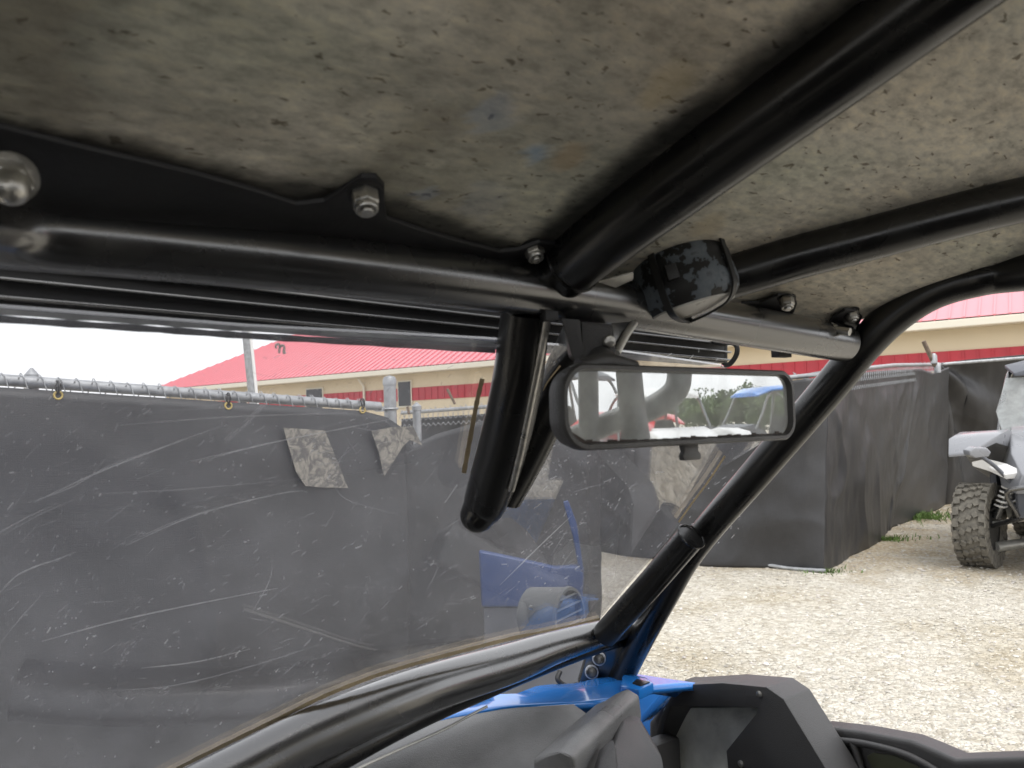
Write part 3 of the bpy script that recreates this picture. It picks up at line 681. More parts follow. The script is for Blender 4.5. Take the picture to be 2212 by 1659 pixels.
# centre roof tube
RC_ = .0285
ct = [P(1197, 600, .765)] + [RF(*p, RC_*.85) for p in ((1340, 490), (1594, 303), (1800, 155), (2010, 2), (2500, -350))]
o_ = tube('roof_tube', [(p, RC_) for p in ct], R, MT['satin'], car, seg=28)
d_ = (ct[1]-ct[0]).normalized(); weld(ct[0]+d_*.03, d_, RC_+.001, o_)
# right roof tube
rtb = [P(1400, 645, .86)] + [RF(*p, R*.85) for p in ((1500, 618), (1606, 590), (1720, 556), (1856, 521), (2030, 475), (2212, 431), (2600, 350))]
tube('roof_tube', [(p, R) for p in rtb], R, MT['satin'], car, seg=28)
# outer rail and A pillar
orl = [P(2700, 545, .80), P(2212, 588, .97), P(2100, 604, 1.0), P(2010, 632, 1.02), P(1935, 680, 1.04), P(1870, 742, 1.06), P(1790, 840, 1.1), P(1640, 1015, 1.19), P(1500, 1180, 1.31), P(1430, 1300, 1.40), P(1375, 1400, 1.48), P(1338, 1475, 1.53)]
orad = [R]*9 + [R*.98, R, R]
tube('windshield_pillar', [(p, r_) for p, r_ in zip(orl, orad)], R, MT['satin'], car, seg=28)
ip = [P(1492, 1160, 1.255), P(1410, 1256, 1.32), P(1306, 1372, 1.40)]
o_ = tube('pillar_brace', [(p, R*.97) for p in ip], R, MT['satin'], car, seg=28, smooth=False)
weld(ip[0]-(ip[1]-ip[0]).normalized()*.002, ip[1]-ip[0], R, o_)
# cowl tube
cw = [(P(1372, 1350, 1.50), .019), (P(1300, 1368, 1.44), .0235), (P(1200, 1398, 1.37), .028), (P(1106, 1432, 1.31), .033), (P(900, 1496, 1.19), .036), (P(700, 1578, 1.10), .038), (P(540, 1658, 1.03), .038), (P(300, 1790, .93), .038), (P(60, 1950, .84), .038)]
tube('cowl_tube', cw, R, MT['paint'], car, seg=32)
cw2 = [(P(1365, 1378, 1.51), .012), (P(1300, 1394, 1.46), .013), (P(1200, 1430, 1.40), .014), (P(1100, 1468, 1.34), .016), (P(900, 1550, 1.22), .019), (P(700, 1650, 1.12), .022), (P(500, 1760, 1.04), .022)]
tube('lower_cowl_rail', cw2, R, MT['satin'], car, seg=20)
# windshield intrusion bars (V)
va_ = [P(1136, 668, .765), P(1118, 820, .80), P(1088, 960, .85), P(1052, 1075, .90), P(1032, 1112, .91)]
tube('intrusion_bar', [(p, r_) for p, r_ in zip(va_, (.0245, .0262, .0275, .0262, .021))], .022, MT['satin'], car, seg=28, rnd=True)
vb_ = [P(1262, 720, .86), P(1190, 870, .88), P(1130, 990, .90), P(1085, 1070, .915)]
tube('intrusion_bar', [(p, .0245) for p in vb_], .0245, MT['satin'], car, seg=28)
tube('brake_line', [P(1183, 672, .75), P(1180, 700, .752), P(1150, 850, .785), P(1122, 985, .83), P(1104, 1058, .86)], .0042, MT['steel'], car, seg=10)
bm = bmesh.new(); add_box(bm, P(1186, 682, .75), VL, VF, Z, .008, .005, .006); finish(bm, 'line_clip', MT['paint2'], car, True, .001)

# windshield sheet
def wpoly(pix, off=0): return [W(a, b_, off) for a, b_ in pix]
ws_pix = [(-420, 612), (0, 664), (530, 705), (1060, 733), (1330, 758), (1560, 790), (1700, 880), (1640, 960), (1560, 1010), (1500, 1085), (1440, 1170), (1360, 1260), (1292, 1343), (1106, 1386), (900, 1440), (800, 1474), (700, 1515), (600, 1563), (500, 1613), (390, 1668), (100, 1830), (-420, 2200)]
WNc = WN if WN.dot(EYE-WC) > 0 else -WN
bm = bmesh.new(); add_prism(bm, wpoly(ws_pix), -WNc*.004)
bmesh.ops.recalc_face_normals(bm, faces=bm.faces)
# scratches lie on the cabin side of the sheet
def stroke(pts, w_, mi, taper=True, off=.0004):
    q = catmull([(*p, 0, 1.0)[:3] + (1.0,) if False else (p[0], p[1], 0, 1) for p in pts], 8) if len(pts) > 2 else [(p[0], p[1], 0, 1) for p in pts]
    n = len(q); L = []; Rr = []
    for i, p in enumerate(q):
        a = q[max(0, i-1)]; b_ = q[min(n-1, i+1)]; dx, dy = b_[0]-a[0], b_[1]-a[1]; m_ = math.hypot(dx, dy) or 1
        ww = w_*(.25+.75*math.sin(PI*i/(n-1)) if taper else 1)*random.uniform(.7, 1.2)
        L.append(bm.verts.new(W(p[0]-dy/m_*ww/2, p[1]+dx/m_*ww/2, off))); Rr.append(bm.verts.new(W(p[0]+dy/m_*ww/2, p[1]-dx/m_*ww/2, off)))
    for i in range(n-1):
        f = bm.faces.new((L[i], L[i+1], Rr[i+1], Rr[i])); f.material_index = mi
def c3p(*a): return [(x/2, 829.5+y/2) for x, y in a]
stroke(c3p((0, 640), (120, 575), (250, 515)), 2.2, 1); stroke(c3p((150, 510), (430, 380), (740, 260), (960, 180)), 2.4, 2)
stroke(c3p((100, 520), (300, 450), (480, 350), (720, 270)), 2, 1)
stroke(c3p((540, 700), (760, 600), (950, 535), (1180, 480), (1290, 462), (1330, 468)), 2.3, 2)
stroke(c3p((540, 690), (760, 592), (950, 528)), 1.6, 1)
stroke(c3p((800, 340), (1040, 285), (1240, 240), (1700, 150)), 2.4, 2); stroke(c3p((820, 350), (1100, 270), (1400, 205)), 1.8, 1)
stroke(c3p((0, 900), (70, 830), (150, 790), (240, 760), (330, 725)), 2.6, 2); stroke(c3p((0, 1120), (90, 1010), (200, 890)), 1.8, 1)
stroke(c3p((180, 1112), (480, 1030), (800, 960), (1200, 882)), 2.2, 2); stroke(c3p((610, 1228), (850, 1200), (1080, 1145)), 2.2, 2)
stroke(c3p((480, 1325), (700, 1310), (900, 1270), (1150, 1200), (1400, 1120)), 2, 1); stroke(c3p((520, 178), (1000, 142), (1500, 126)), 1.7, 2)
stroke(c3p((620, 120), (900, 105), (1200, 90)), 1.5, 1); stroke(c3p((400, 475), (800, 455), (1300, 410)), 1.4, 1)
stroke(c3p((590, 412), (710, 366)), 1.8, 2); stroke(c3p((1700, 560), (1500, 500), (1430, 420)), 1.3, 1)
stroke(c3p((1180, 760), (1160, 860), (1080, 1000)), 1.5, 1); stroke(c3p((980, 1100), (850, 1250)), 1.4, 1)
stroke(c3p((1050, 745), (1075, 560)), 1.3, 1); stroke(c3p((1310, 975), (1480, 955)), 1.2, 1); stroke(c3p((440, 110), (500, 40)), 3, 1)
stroke(c3p((620, 130), (600, 40)), 3, 1); stroke(c3p((1550, 60), (1640, 110)), 2, 1); stroke(c3p((1540, 300), (1470, 190)), 1.5, 1)
stroke([(1080, 1264), (1160, 1185), (1235, 1114)], 1.8, 2); stroke(c3p((2140, 730), (2190, 650)), 1.5, 1)
stroke(c3p((0, 760), (100, 715)), 1.8, 1); stroke(c3p((0, 660), (180, 560), (320, 500)), 1.6, 1)
# wide brushed streak
for i in range(46):
    a = random.uniform(0, 1); x0 = 485+a*90+random.gauss(0, 3.5); y0 = 958-a*88+random.gauss(0, 3.5); l_ = random.uniform(10, 40)
    stroke([(x0, y0), (x0+l_*.72, y0-l_*.70)], random.uniform(1, 2.6), 1 if i % 3 else 2)
for i in range(16):
    a = random.uniform(0, 1); x0 = 620+a*50; y0 = 925-a*42; stroke([(x0, y0), (x0+8, y0-7)], 1.3, 1)
# scuffs along the bottom
def scuff(x0, y0, x1, y1, n, sp, l0=3, l1=9, ang=(.2, .9)):
    for i in range(n):
        a = random.random(); x = x0+(x1-x0)*a+random.gauss(0, sp); y = y0+(y1-y0)*a+random.gauss(0, sp*.7)
        l_ = random.uniform(l0, l1); an = random.uniform(*ang); stroke([(x, y), (x+l_*math.cos(an), y-l_*math.sin(an))], random.uniform(.8, 2.0), random.choice((1, 2)), True)
scuff(765, 1385, 930, 1335, 70, 5); scuff(590, 1455, 760, 1395, 80, 5); scuff(450, 1490, 520, 1460, 20, 5); scuff(310, 1535, 420, 1520, 45, 8)
scuff(240, 1450, 300, 1375, 25, 6, 5, 14); scuff(370, 1555, 410, 1530, 25, 8); scuff(225, 1490, 360, 1500, 30, 6)
scuff(640, 1475, 705, 1462, 20, 4); scuff(780, 1170, 820, 1140, 22, 8, 3, 8, (1.2, 1.7)); scuff(785, 1400, 790, 1250, 26, 5, 3, 10, (1.2, 1.7))
scuff(905, 1405, 1060, 1372, 30, 4); scuff(250, 1340, 300, 1290, 14, 6, 8, 20); scuff(10, 1560, 140, 1520, 20, 14)
# fine specks and hairlines everywhere
def inside(x, y): return y > 900 + .05*(x-500) and y < 1340 + max(0, (1300-x)*.30) - 25 and x < 1290-.0*y
k = 0
while k < 1400:
    x, y = random.uniform(-60, 1600), random.uniform(760, 1640)
    if x > 1290 and y > 1200: continue
    if x > 1100 and random.random() < .3: pass
    if y > 1355+(1290-x)*.28: continue
    k += 1; l_ = random.expovariate(1/4.0)+1.6; an = random.gauss(.7, .35)
    stroke([(x, y), (x+l_*math.cos(an), y-l_*math.sin(an))], random.uniform(.9, 2.6), random.choice((1, 1, 1, 2)), False)
for i in range(550):   # dried drops towards the pillar
    x, y = random.gauss(1200, 90), random.gauss(1100, 110)
    if y > 1330 or x > 1440: continue
    l_ = random.uniform(1.4, 4); stroke([(x, y), (x+l_, y-l_*.6)], random.uniform(.8, 1.8), 1, False)
for i in range(170):
    x, y = random.uniform(-50, 1250), random.uniform(800, 1500); 
    if y > 1340+(1290-x)*.28: continue
    l_ = random.uniform(12, 90); an = random.gauss(.45, .35); stroke([(x, y), (x+l_*.5*math.cos(an), y-l_*.5*math.sin(an)+random.uniform(-2, 2)), (x+l_*math.cos(an), y-l_*math.sin(an))], random.uniform(.7, 1.4), 1)
me = bpy.data.meshes.new('windshield'); bm.to_mesh(me); bm.free()
wsh = link('windshield', me, [MT['shield'], MT['scr1'], MT['scr2'], MT['decal']], car, False)
# the little white curl mark stuck on the sheet
bm = bmesh.new()
def wtube(pix, rr, off=.0008):
    pts = [W(a, b_, off) for a, b_ in pix]; add_tube(bm, pts, rr, seg=6)
wtube([(597, 752), (596, 746), (601, 743), (604, 748), (603, 762)], .0010); wtube([(604, 750), (610, 746), (614, 750), (613, 762), (617, 760)], .0011)
finish(bm, 'sticker', MT['decal'], wsh); 
# edge strips
def strip(name, pix, w_, mat, off=.001, par=wsh, th=.002):
    bm = bmesh.new(); q = catmull([(a, b_, 0, 1) for a, b_ in pix], 6); pr = None
    rows = []
    for i, p in enumerate(q):
        a = q[max(0, i-1)]; b_ = q[min(len(q)-1, i+1)]; dx, dy = b_[0]-a[0], b_[1]-a[1]; m_ = math.hypot(dx, dy); ww = w_(p[0]) if callable(w_) else w_
        jx = 1+.12*math.sin(i*2.3)
        rows.append([bm.verts.new(W(p[0]+s*dy/m_*ww*jx/2, p[1]-s*dx/m_*ww*jx/2, o__)) for s, o__ in ((-1, off), (1, off), (1, off+th), (-1, off+th))])
    for a, b_ in zip(rows, rows[1:]):
        for k in range(4): bm.faces.new((a[k], a[(k+1) % 4], b_[(k+1) % 4], b_[k]))
    bm.faces.new(rows[0]); bm.faces.new(rows[-1][::-1]); return finish(bm, name, mat, par, False)
strip('masking_edge', [(1296, 1337), (1200, 1359), (1106, 1379), (1000, 1406), (900, 1433), (850, 1448), (800, 1464), (700, 1504), (600, 1553), (500, 1602), (390, 1657), (200, 1758)], lambda x: 8 if x < 1150 else 4.5, MT['tan'])
strip('masking_edge', [(1042, 818), (1030, 870), (1015, 950), (1002, 1022)], 10, MT['tan'], .004)
strip('masking_edge', [(1566, 985), (1530, 1040), (1500, 1080), (1466, 1128)], 4, MT['tan'], .004)
strip('masking_edge', [(1210, 790), (1180, 830), (1165, 870)], 3, MT['tan'], .004)
strip('top_trim', [(-300, 648), (0, 673), (300, 695), (530, 711), (800, 724), (1070, 741)], lambda x: 13-.006*x, MT['grey_trim'], .001)
strip('top_seal', [(-300, 664), (0, 689), (300, 709), (530, 725), (800, 741), (1070, 757)], lambda x: 16-.003*x, MT['paint'], -.008)

# roof panel
bm = bmesh.new(); cl = bm.loops.layers.float_color.new('stain_shade'); NL, NB = 300, 260
def lim(b): return .62
L0, L1, B0, B1 = -1.05, .80, -.02, 1.7
def outer_l(b): return .50 + .9*b if b < .17 else .653
gr = []
for i in range(NL+1):
    row = []
    for j in range(NB+1):
        s = i/NL; b = B0 + (B1-B0)*(j/NB)**1.6
        # follow the front bar on the right side
        hi = min(.70, .525 + 1.05*max(0, b)) ; l = L0 + (hi-L0)*s**.9
        z = roofz(l, b) + .0015*noise.noise(Vector((l*9, b*9, 0)))
        row.append(bm.verts.new(Q(l, -b, z)))
    gr.append(row)
spots = []
def LB_(px, py):
    l, f, z = lfz(RF(px, py)); return Vector((l, -f))
for (px, py, rr, col, st) in ((1150, 330, .016, (.25, .36, .50), .7), (1052, 250, .03, (.16, .22, .32), .5), (930, 410, .035, (.14, .18, .28), .5), (1060, 300, .05, (.16, .2, .27), .35),
                              (1232, 345, .022, (.40, .31, .20), .7), (1440, 190, .03, (.46, .38, .24), .6), (1420, 215, .02, (.42, .34, .2), .6), (820, 355, .03, (.30, .22, .14), .4), (1530, 490, .022, (.5, .42, .28), .5), (1000, 440, .06, (.15, .17, .23), .4)):
    spots.append((LB_(px, py), rr, col, st))
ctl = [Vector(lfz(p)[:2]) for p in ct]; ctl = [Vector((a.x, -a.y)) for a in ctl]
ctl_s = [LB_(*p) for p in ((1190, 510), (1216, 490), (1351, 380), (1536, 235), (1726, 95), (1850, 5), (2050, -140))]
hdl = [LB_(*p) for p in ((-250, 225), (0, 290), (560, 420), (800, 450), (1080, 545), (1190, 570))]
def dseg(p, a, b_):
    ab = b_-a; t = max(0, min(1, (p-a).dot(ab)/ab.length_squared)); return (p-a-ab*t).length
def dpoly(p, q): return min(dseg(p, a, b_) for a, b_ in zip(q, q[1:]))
stain_shade = {}
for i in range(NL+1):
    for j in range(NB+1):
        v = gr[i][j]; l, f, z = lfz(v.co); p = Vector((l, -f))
        if p.y > .9: stain_shade[v] = (.2, .2, .2, 0); continue
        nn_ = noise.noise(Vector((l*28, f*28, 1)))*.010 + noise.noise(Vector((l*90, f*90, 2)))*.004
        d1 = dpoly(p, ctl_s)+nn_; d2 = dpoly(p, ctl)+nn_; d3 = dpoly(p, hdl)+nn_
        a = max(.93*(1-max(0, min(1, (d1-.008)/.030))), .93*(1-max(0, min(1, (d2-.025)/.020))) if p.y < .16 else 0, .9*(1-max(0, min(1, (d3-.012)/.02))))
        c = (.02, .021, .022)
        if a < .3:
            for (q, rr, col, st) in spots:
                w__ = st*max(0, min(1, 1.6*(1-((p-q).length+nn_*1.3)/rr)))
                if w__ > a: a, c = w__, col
        if l < .05 and a < .5:  # left side darkens: olive grime plus painted falloff of light from the right
            g_ = max(0, min(1, (.05-l)/.28)) * max(0, min(1, .55 + 1.5*noise.noise(Vector((l*5, f*5, 4))) + .5*noise.noise(Vector((l*22, f*22, 6)))))
            if .62*g_ > a: a, c = .62*g_, ((.13, .135, .115) if noise.noise(Vector((l*7, f*7, 9))) > 0 else (.135, .12, .095))
        stain_shade[v] = (*c, a)
for i in range(NL):
    for j in range(NB):
        f = bm.faces.new((gr[i][j], gr[i][j+1], gr[i+1][j+1], gr[i+1][j]))
        for lo in f.loops: lo[cl] = stain_shade[lo.vert]
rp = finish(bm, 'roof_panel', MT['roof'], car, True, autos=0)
md = rp.modifiers.new('thickness', 'SOLIDIFY'); md.thickness = .004; md.offset = 1
if rp.data.polygons[0].normal.z < 0: md.offset = -1
# black flange between roof and front bar, with the rounded ears
def roofplate(name, pix, th=.004, off=.004, mat=MT['paint2'], par=car, bevel=.001):
    pts = [RF(a, b_, off) for a, b_ in pix]; return prism(name, pts, -Z*th, mat, par, bevel)
ear = [(828+38*math.cos(a), 418-44*math.sin(a)) for a in [x*.35-1.2 for x in range(0, 9)]]
fl = [(-420, 170), (-150, 225), (0, 262), (180, 308), (420, 365), (560, 405), (640, 432), (700, 425), (750, 392), (780, 372), (812, 372), (830, 392), (830, 425), (835, 462), (900, 486), (1000, 515), (1080, 536), (1120, 532), (1165, 515), (1200, 520), (1215, 600), (1100, 590), (700, 540), (300, 480), (0, 460), (-420, 400)]
roofplate('roof_flange', fl)
roofplate('mounting_tab', [(1600, 650), (1640, 648), (1680, 632), (1715, 634), (1722, 650), (1715, 668), (1690, 690), (1640, 680)])
roofplate('mounting_tab', [(1785, 700), (1800, 678), (1825, 664), (1850, 666), (1862, 682), (1850, 705), (1810, 722)])
roofplate('edge_trim', [(1400, 628), (1470, 634), (1560, 648), (1640, 664), (1740, 688), (1790, 700), (1790, 716), (1640, 690), (1540, 672), (1400, 655)], th=.006, off=.006)

# nuts
def nut(px, py, d, size, kind='lock', axis=None, mat='steel'):
    """size: across flats in metres"""
    c = P(px, py, d); ax = (axis if axis is not None else Vector((.18, -.42, -1))).normalized()
    rr = size/math.sqrt(3); u = ax.orthogonal().normalized(); v = ax.cross(u); bm = bmesh.new(); rings = []
    h = size*.62
    for (k, hh) in ((1, -h*.7), (1, h*.25), (.86, h*.38)):
        rings.append([bm.verts.new(c+ax*hh+(u*math.cos(a*PI/3)+v*math.sin(a*PI/3))*rr*k) for a in range(6)])
    for a, b_ in zip(rings, rings[1:]):
        for k in range(6): bm.faces.new((a[k], a[(k+1) % 6], b_[(k+1) % 6], b_[k]))
    bm.faces.new(rings[0]); bm.faces.new(rings[-1])
    o = finish(bm, 'nut', MT[mat], car, True, .0006)
    bm = bmesh.new()
    if kind == 'acorn':
        add_lathe(bm, c, ax, [(rr*.86, h*.3), (rr*.84, h*.8), (rr*.66, h*1.2), (rr*.35, h*1.45), (rr*.05, h*1.5)], 20)
    else:
        add_lathe(bm, c, ax, [(rr*.84, h*.36), (rr*.82, h*.62), (rr*.74, h*.72), (rr*.62, h*.72), (rr*.60, h*.58), (rr*.46, h*.58), (rr*.46, h*.86), (rr*.40, h*.94), (rr*.05, h*.95)], 24)
    finish(bm, 'bolt_end', MT[mat], o)
    bm = bmesh.new(); add_lathe(bm, c-ax*h*.78, ax, [(rr*1.25, 0), (rr*1.25, h*.1)], 24); finish(bm, 'washer', MT['paint2' if kind != 'acorn' else mat], o); return o
nut(790, 437, .545, .0175); nut(1155, 546, .72, .0165); nut(22, 395, .40, .019, 'acorn', Vector((.5, -.75, -.6)))
nut(1700, 655, .93, .0155, axis=Vector((-.05, -.35, -1))); nut(1841, 682, 1.03, .0155, axis=Vector((.1, -.35, -1)))
nut(1370, 614, .835, .014, axis=Vector((.5, -.5, -.3)))
o_ = nut(1794, 712, 1.02, .017, axis=(P(1840, 716, 1.0)-P(1794, 711, 1.02)))
tube('stud', [P(1790, 711, 1.02), P(1836, 717, 1.0)], .0052, MT['steel'], car, smooth=False)
# bent tab near the dome light
roofplate('bracket_plate', [(1292, 606), (1330, 596), (1368, 586), (1368, 600), (1330, 618)], th=.002, off=.03, mat=MT['alu'])
# scuff/weld mark on bar
# wedge shaped drain under the front bar
bm = bmesh.new(); add_box(bm, P(1688, 764, 1.02), VL, VF, Z, .014, .006, .005); finish(bm, 'clip', MT['paint2'], car, True, .001)

# interior lamp pod strapped to the bar
pc = P(1476, 612, .84); pax = (rt*.27 - up*.95 - fw*.12).normalized()
pod = lathe('dome_light', pc, pax, [(.036, -.036), (.049, -.034), (.0545, -.028), (.056, -.018), (.0555, -.006), (.0565, -.004), (.0570, .012), (.055, .021), (.049, .028), (.046, .0295)], MT['peel'], car, 48)
lathe('lens', pc, pax, [(.047, .026), (.047, .031), (.036, .0335), (.020, .035), (.002, .036)], MT['lens'], pod, 40)
pu = (rt*.95+up*.25); pu = (pu - pax*pu.dot(pax)).normalized(); pv = pax.cross(pu).normalized()
if pv.dot(EYE-pc) < 0: pv = -pv      # pv points to the camera
prof = [(.036, -.038), (.0555, -.029), (.058, -.018), (.058, .012), (.056, .022), (.048, .032), (.034, .037), (.0, .039), (-.034, .037), (-.048, .032), (-.056, .022), (-.058, .012), (-.058, -.018), (-.045, -.034)]
def strap(a0, shift, name='zip_tie'):
    dr = (pu*math.cos(a0)+pv*math.sin(a0)); sd_ = pax.cross(dr)
    pts = []
    for (r_, h_) in prof:
        k = math.sqrt(max(0, 1-(shift/.058)**2)); pts.append(pc + dr*(r_*k*1.02) + sd_*shift + pax*(h_*1.02))
    bm = bmesh.new(); q = catmull([(*p, 1) for p in pts], 6); V = [Vector(a[:3]) for a in q]; rows = []
    for i, p in enumerate(V):
        t = (V[min(i+1, len(V)-1)]-V[max(i-1, 0)]).normalized(); nrm = (p-pc).normalized(); sd2 = t.cross(nrm).normalized(); nrm = sd2.cross(t)
        rows.append([bm.verts.new(p+sd2*a*.0036+nrm*b_*.0011) for a, b_ in ((-1, -1), (1, -1), (1, 1), (-1, 1))])
    for a, b_ in zip(rows, rows[1:]):
        for k in range(4): bm.faces.new((a[k], a[(k+1) % 4], b_[(k+1) % 4], b_[k]))
    bm.faces.new(rows[0]); bm.faces.new(rows[-1][::-1]); return finish(bm, name, MT['cable'], pod)
strap(math.radians(115), .012); strap(math.radians(58), -.012)
bm = bmesh.new(); add_box(bm, pc + pv*.054 + pu*-.022 - pax*.004, pu, pv, pax, .006, .005, .008); finish(bm, 'strap_buckle', MT['cable'], pod, True, .001)

# mirror bracket
mb = prism('mirror_bracket', [P(1222, 690, .76), P(1326, 700, .76), P(1330, 760, .76), P(1322, 780, .76), P(1270, 792, .76), P(1236, 770, .76)], fw*.05, MT['plastic'], car, .004)
prism('bracket_flange', [P(1213, 688, .745), P(1252, 690, .745), P(1262, 770, .745), P(1248, 784, .745), P(1236, 770, .745)], fw*.008, MT['plastic'], mb, .001)
prism('bracket_flange', [P(1256, 694, .745), P(1322, 706, .745), P(1324, 742, .745), P(1334, 756, .745), P(1324, 782, .745), P(1258, 782, .745)], fw*.012, MT['plastic'], mb, .003)
prism('steel_gusset', [P(1320, 698, .775), P(1366, 694, .80), P(1372, 704, .80), P(1332, 765, .775), P(1328, 745, .775)], fw*.006, MT['paint'], mb, .001)
tube('gusset_edge', [P(1370, 698, .80), P(1352, 724, .785), P(1332, 762, .77)], .004, MT['alu'], mb, smooth=False)
sc = P(1317, 737, .74); lathe('screw', sc, -fw+rt*.25, [(.006, -.004), (.0062, 0), (.005, .002), (.001, .003)], MT['steel'], mb, 16)
# mirror
mm = Vector((.80, .60, 0)).normalized(); mn = Vector((mm.y, -mm.x, 0))      # facing the camera
mc = P(1492, 877, .71)
mm = (mm + Z*(-.012)).normalized(); mz = mm.cross(-mn).normalized()
if mz.z < 0: mz = -mz
mn = mm.cross(mz).normalized()
if mn.dot(EYE-mc) < 0: mn = -mn
def mpt(a, b_, c=0): return mc + mm*a + mz*b_ + mn*c
def rrect(hw, hh, rl_, rr_, k=9, bulge=.0):
    pts = []
    for (cx, cy, a0, r_) in ((hw-rr_, hh-rr_, 0, rr_), (-hw+rl_, hh-rl_, 90, rl_), (-hw+rl_, -hh+rl_, 180, rl_), (hw-rr_, -hh+rr_, 270, rr_)):
        for i in range(k+1):
            a = math.radians(a0+90*i/k); pts.append((cx+r_*math.cos(a), cy+r_*math.sin(a)))
    return pts
HW, HH = .158, .0355
def ringm(hw, hh, rl_, rr_, c): return [mpt(a, b_, c) for a, b_ in rrect(hw, hh, rl_, rr_)]
bm = bmesh.new(); prev = None; rings = [ringm(HW*.9, HH*.7, .020, .014, -.022), ringm(HW*.98, HH*.92, .024, .018, -.016), ringm(HW, HH, .026, .020, -.004), ringm(HW, HH, .026, .020, .003), ringm(HW-.0015, HH-.0015, .025, .019, .0052), ringm(HW-.005, HH-.0045, .023, .017, .0052), ringm(HW-.0068, HH-.006, .021, .015, .001), ringm(HW-.0068, HH-.006, .021, .015, -.001)]
rv = [[bm.verts.new(p) for p in r_] for r_ in rings]; nn_ = len(rv[0])
for a, b_ in zip(rv, rv[1:]):
    for k in range(nn_): bm.faces.new((a[k], a[(k+1) % nn_], b_[(k+1) % nn_], b_[k]))
bm.faces.new(rv[0])
mh = finish(bm, 'rear_view_mirror', MT['plastic'], car)
bm = bmesh.new(); pts = ringm(HW-.0070, HH-.0062, .021, .015, 0); add_prism(bm, pts, -mn*.002)
finish(bm, 'mirror_glass', MT['mirror'], mh, False)
bm = bmesh.new()   # flaking silver along the lower edge
for i in range(60):
    a = -HW+.012+i/60*(2*HW-.03); h_ = abs(noise.noise(Vector((i*.37, 0, 0))))*.004+.0005
    add_box(bm, mpt(a, -HH+.006+h_/2, .0004), mm, mn, mz, .003, .0003, h_/2)
add_prism(bm, [mpt(-HW+.009, -HH+.017, .0002), mpt(-HW+.030, -HH+.0065, .0002), mpt(-HW+.012, -HH+.008, .0002)], mn*.0006)
finish(bm, 'flaked_edge', pm('flaked_backing', (.05, .035, .03), .7), mh, False)
prism('dipping_tab', [mpt(-.006, -HH+.002, -.006), mpt(.016, -HH+.002, -.006), mpt(.016, -HH-.006, -.006), mpt(.020, -HH-.010, -.006), mpt(.018, -HH-.0145, -.006), mpt(-.004, -HH-.0145, -.006), mpt(-.006, -HH-.010, -.006), mpt(-.003, -HH-.006, -.006)], -mn*.006, MT['plastic'], mh, .001)
tube('mirror_stem', [P(1290, 770, .78), mpt(-.085, HH-.004, -.016)], .014, MT['plastic'], mh, smooth=False)
tube('mount_cap', [mpt(-.125, HH-.002, -.012), mpt(-.095, HH+.004, -.012), mpt(-.06, HH-.001, -.012)], .007, MT['plastic'], mh)

# light bar in front of the header
def lb_pt(px, py, d): return P(px, py, d)
LBR = (lb_pt(1566, 724, 1.10), lb_pt(1566, 783, 1.10)); LBL = (lb_pt(-150, 495, .60), lb_pt(-150, 645, .60))
def lbar(name, a0, a1, th, mat, par, bev=.002):   # a0, a1 as fractions of height
    R0 = LBR[0].lerp(LBR[1], a0); R1 = LBR[0].lerp(LBR[1], a1); L0_ = LBL[0].lerp(LBL[1], a0); L1_ = LBL[0].lerp(LBL[1], a1)
    return prism(name, [L0_, R0, R1, L1_], VF*th, mat, par, bev)
lb = lbar('light_bar', 0, 1, .05, MT['paint2'], car)
for a in (.02, .34, .62, .90):
    R0 = LBR[0].lerp(LBR[1], a); L0_ = LBL[0].lerp(LBL[1], a); o_ = prism('cooling_fin', [L0_, R0, R0-Z*.0022, L0_-Z*.0022], -VF*.012, MT['paint'], lb, .0004)
prism('end_cap', [LBR[0]+VL*.0, LBR[0]+VL*.006, LBR[1]+VL*.006, LBR[1]], VF*.05, MT['paint2'], lb, .001)
tube('cable', [P(1540, 738, 1.07), P(1585, 742, 1.07), P(1592, 762, 1.07), P(1578, 785, 1.08), P(1560, 790, 1.09)], .0035, MT['cable'], lb)

# pillar foot with two bolts
ft = prism('pillar_mount', [P(1262, 1440, 1.53), P(1272, 1400, 1.52), P(1300, 1388, 1.52), P(1350, 1380, 1.52), P(1352, 1440, 1.52), P(1322, 1482, 1.54), P(1290, 1482, 1.54), P(1250, 1480, 1.54)], fw*.03, MT['paint'], car, .002)
for (a, b_) in ((1294, 1423), (1278, 1452)):
    c = P(a, b_, 1.515); bt_ = lathe('bolt', c, -fw+rt*-.1+up*.3, [(.011, -.01), (.011, .002), (.0092, .004), (.0092, .002), (.006, .0025), (.001, .003)], MT['paint'], ft, 22)
    lathe('washer', c, -fw+rt*-.1+up*.3, [(.0135, -.012), (.0135, -.0015), (.0125, 0)], MT['grey_trim'], bt_, 22)
tube('hose', [P(1210, 1450, 1.55), P(1205, 1468, 1.54), P(1225, 1482, 1.54), P(1250, 1478, 1.54)], .005, MT['cable'], car)
# dash vent's windshield reflection, built as a solid louvred pod beyond the glass
vc = P(1192, 1330, 1.62); va = (rt*.35 - fw*.8 + up*.35).normalized(); va = (rt*.80 - fw*.55 + up*.1).normalized()
MT['pod'] = pm('dark_grey_reflection', (.10, .105, .105), .5)
vp = lathe('vent_reflection', vc, va, [(.050, -.055), (.056, -.05), (.060, .035), (.062, .040), (.060, .046), (.054, .046), (.052, .030), (.05, .028)], MT['pod'], car, 36)
for k in range(-2, 3):
    hh = k*.019; wl_ = math.sqrt(max(0, .052**2-hh**2)); vu = up - va*up.dot(va); vu.normalize(); vr = va.cross(vu)
    bm = bmesh.new(); add_box(bm, vc+va*.038+vu*hh, vr, (va+vu*.7).normalized(), (vu-va*.7).normalized(), wl_, .007, .002); finish(bm, 'reflected_louvre', MT['pod'], vp, False)
lathe('screw', P(1147, 1312, 1.57), -fw, [(.005, 0), (.005, .003), (.001, .004)], MT['steel'], vp, 12)

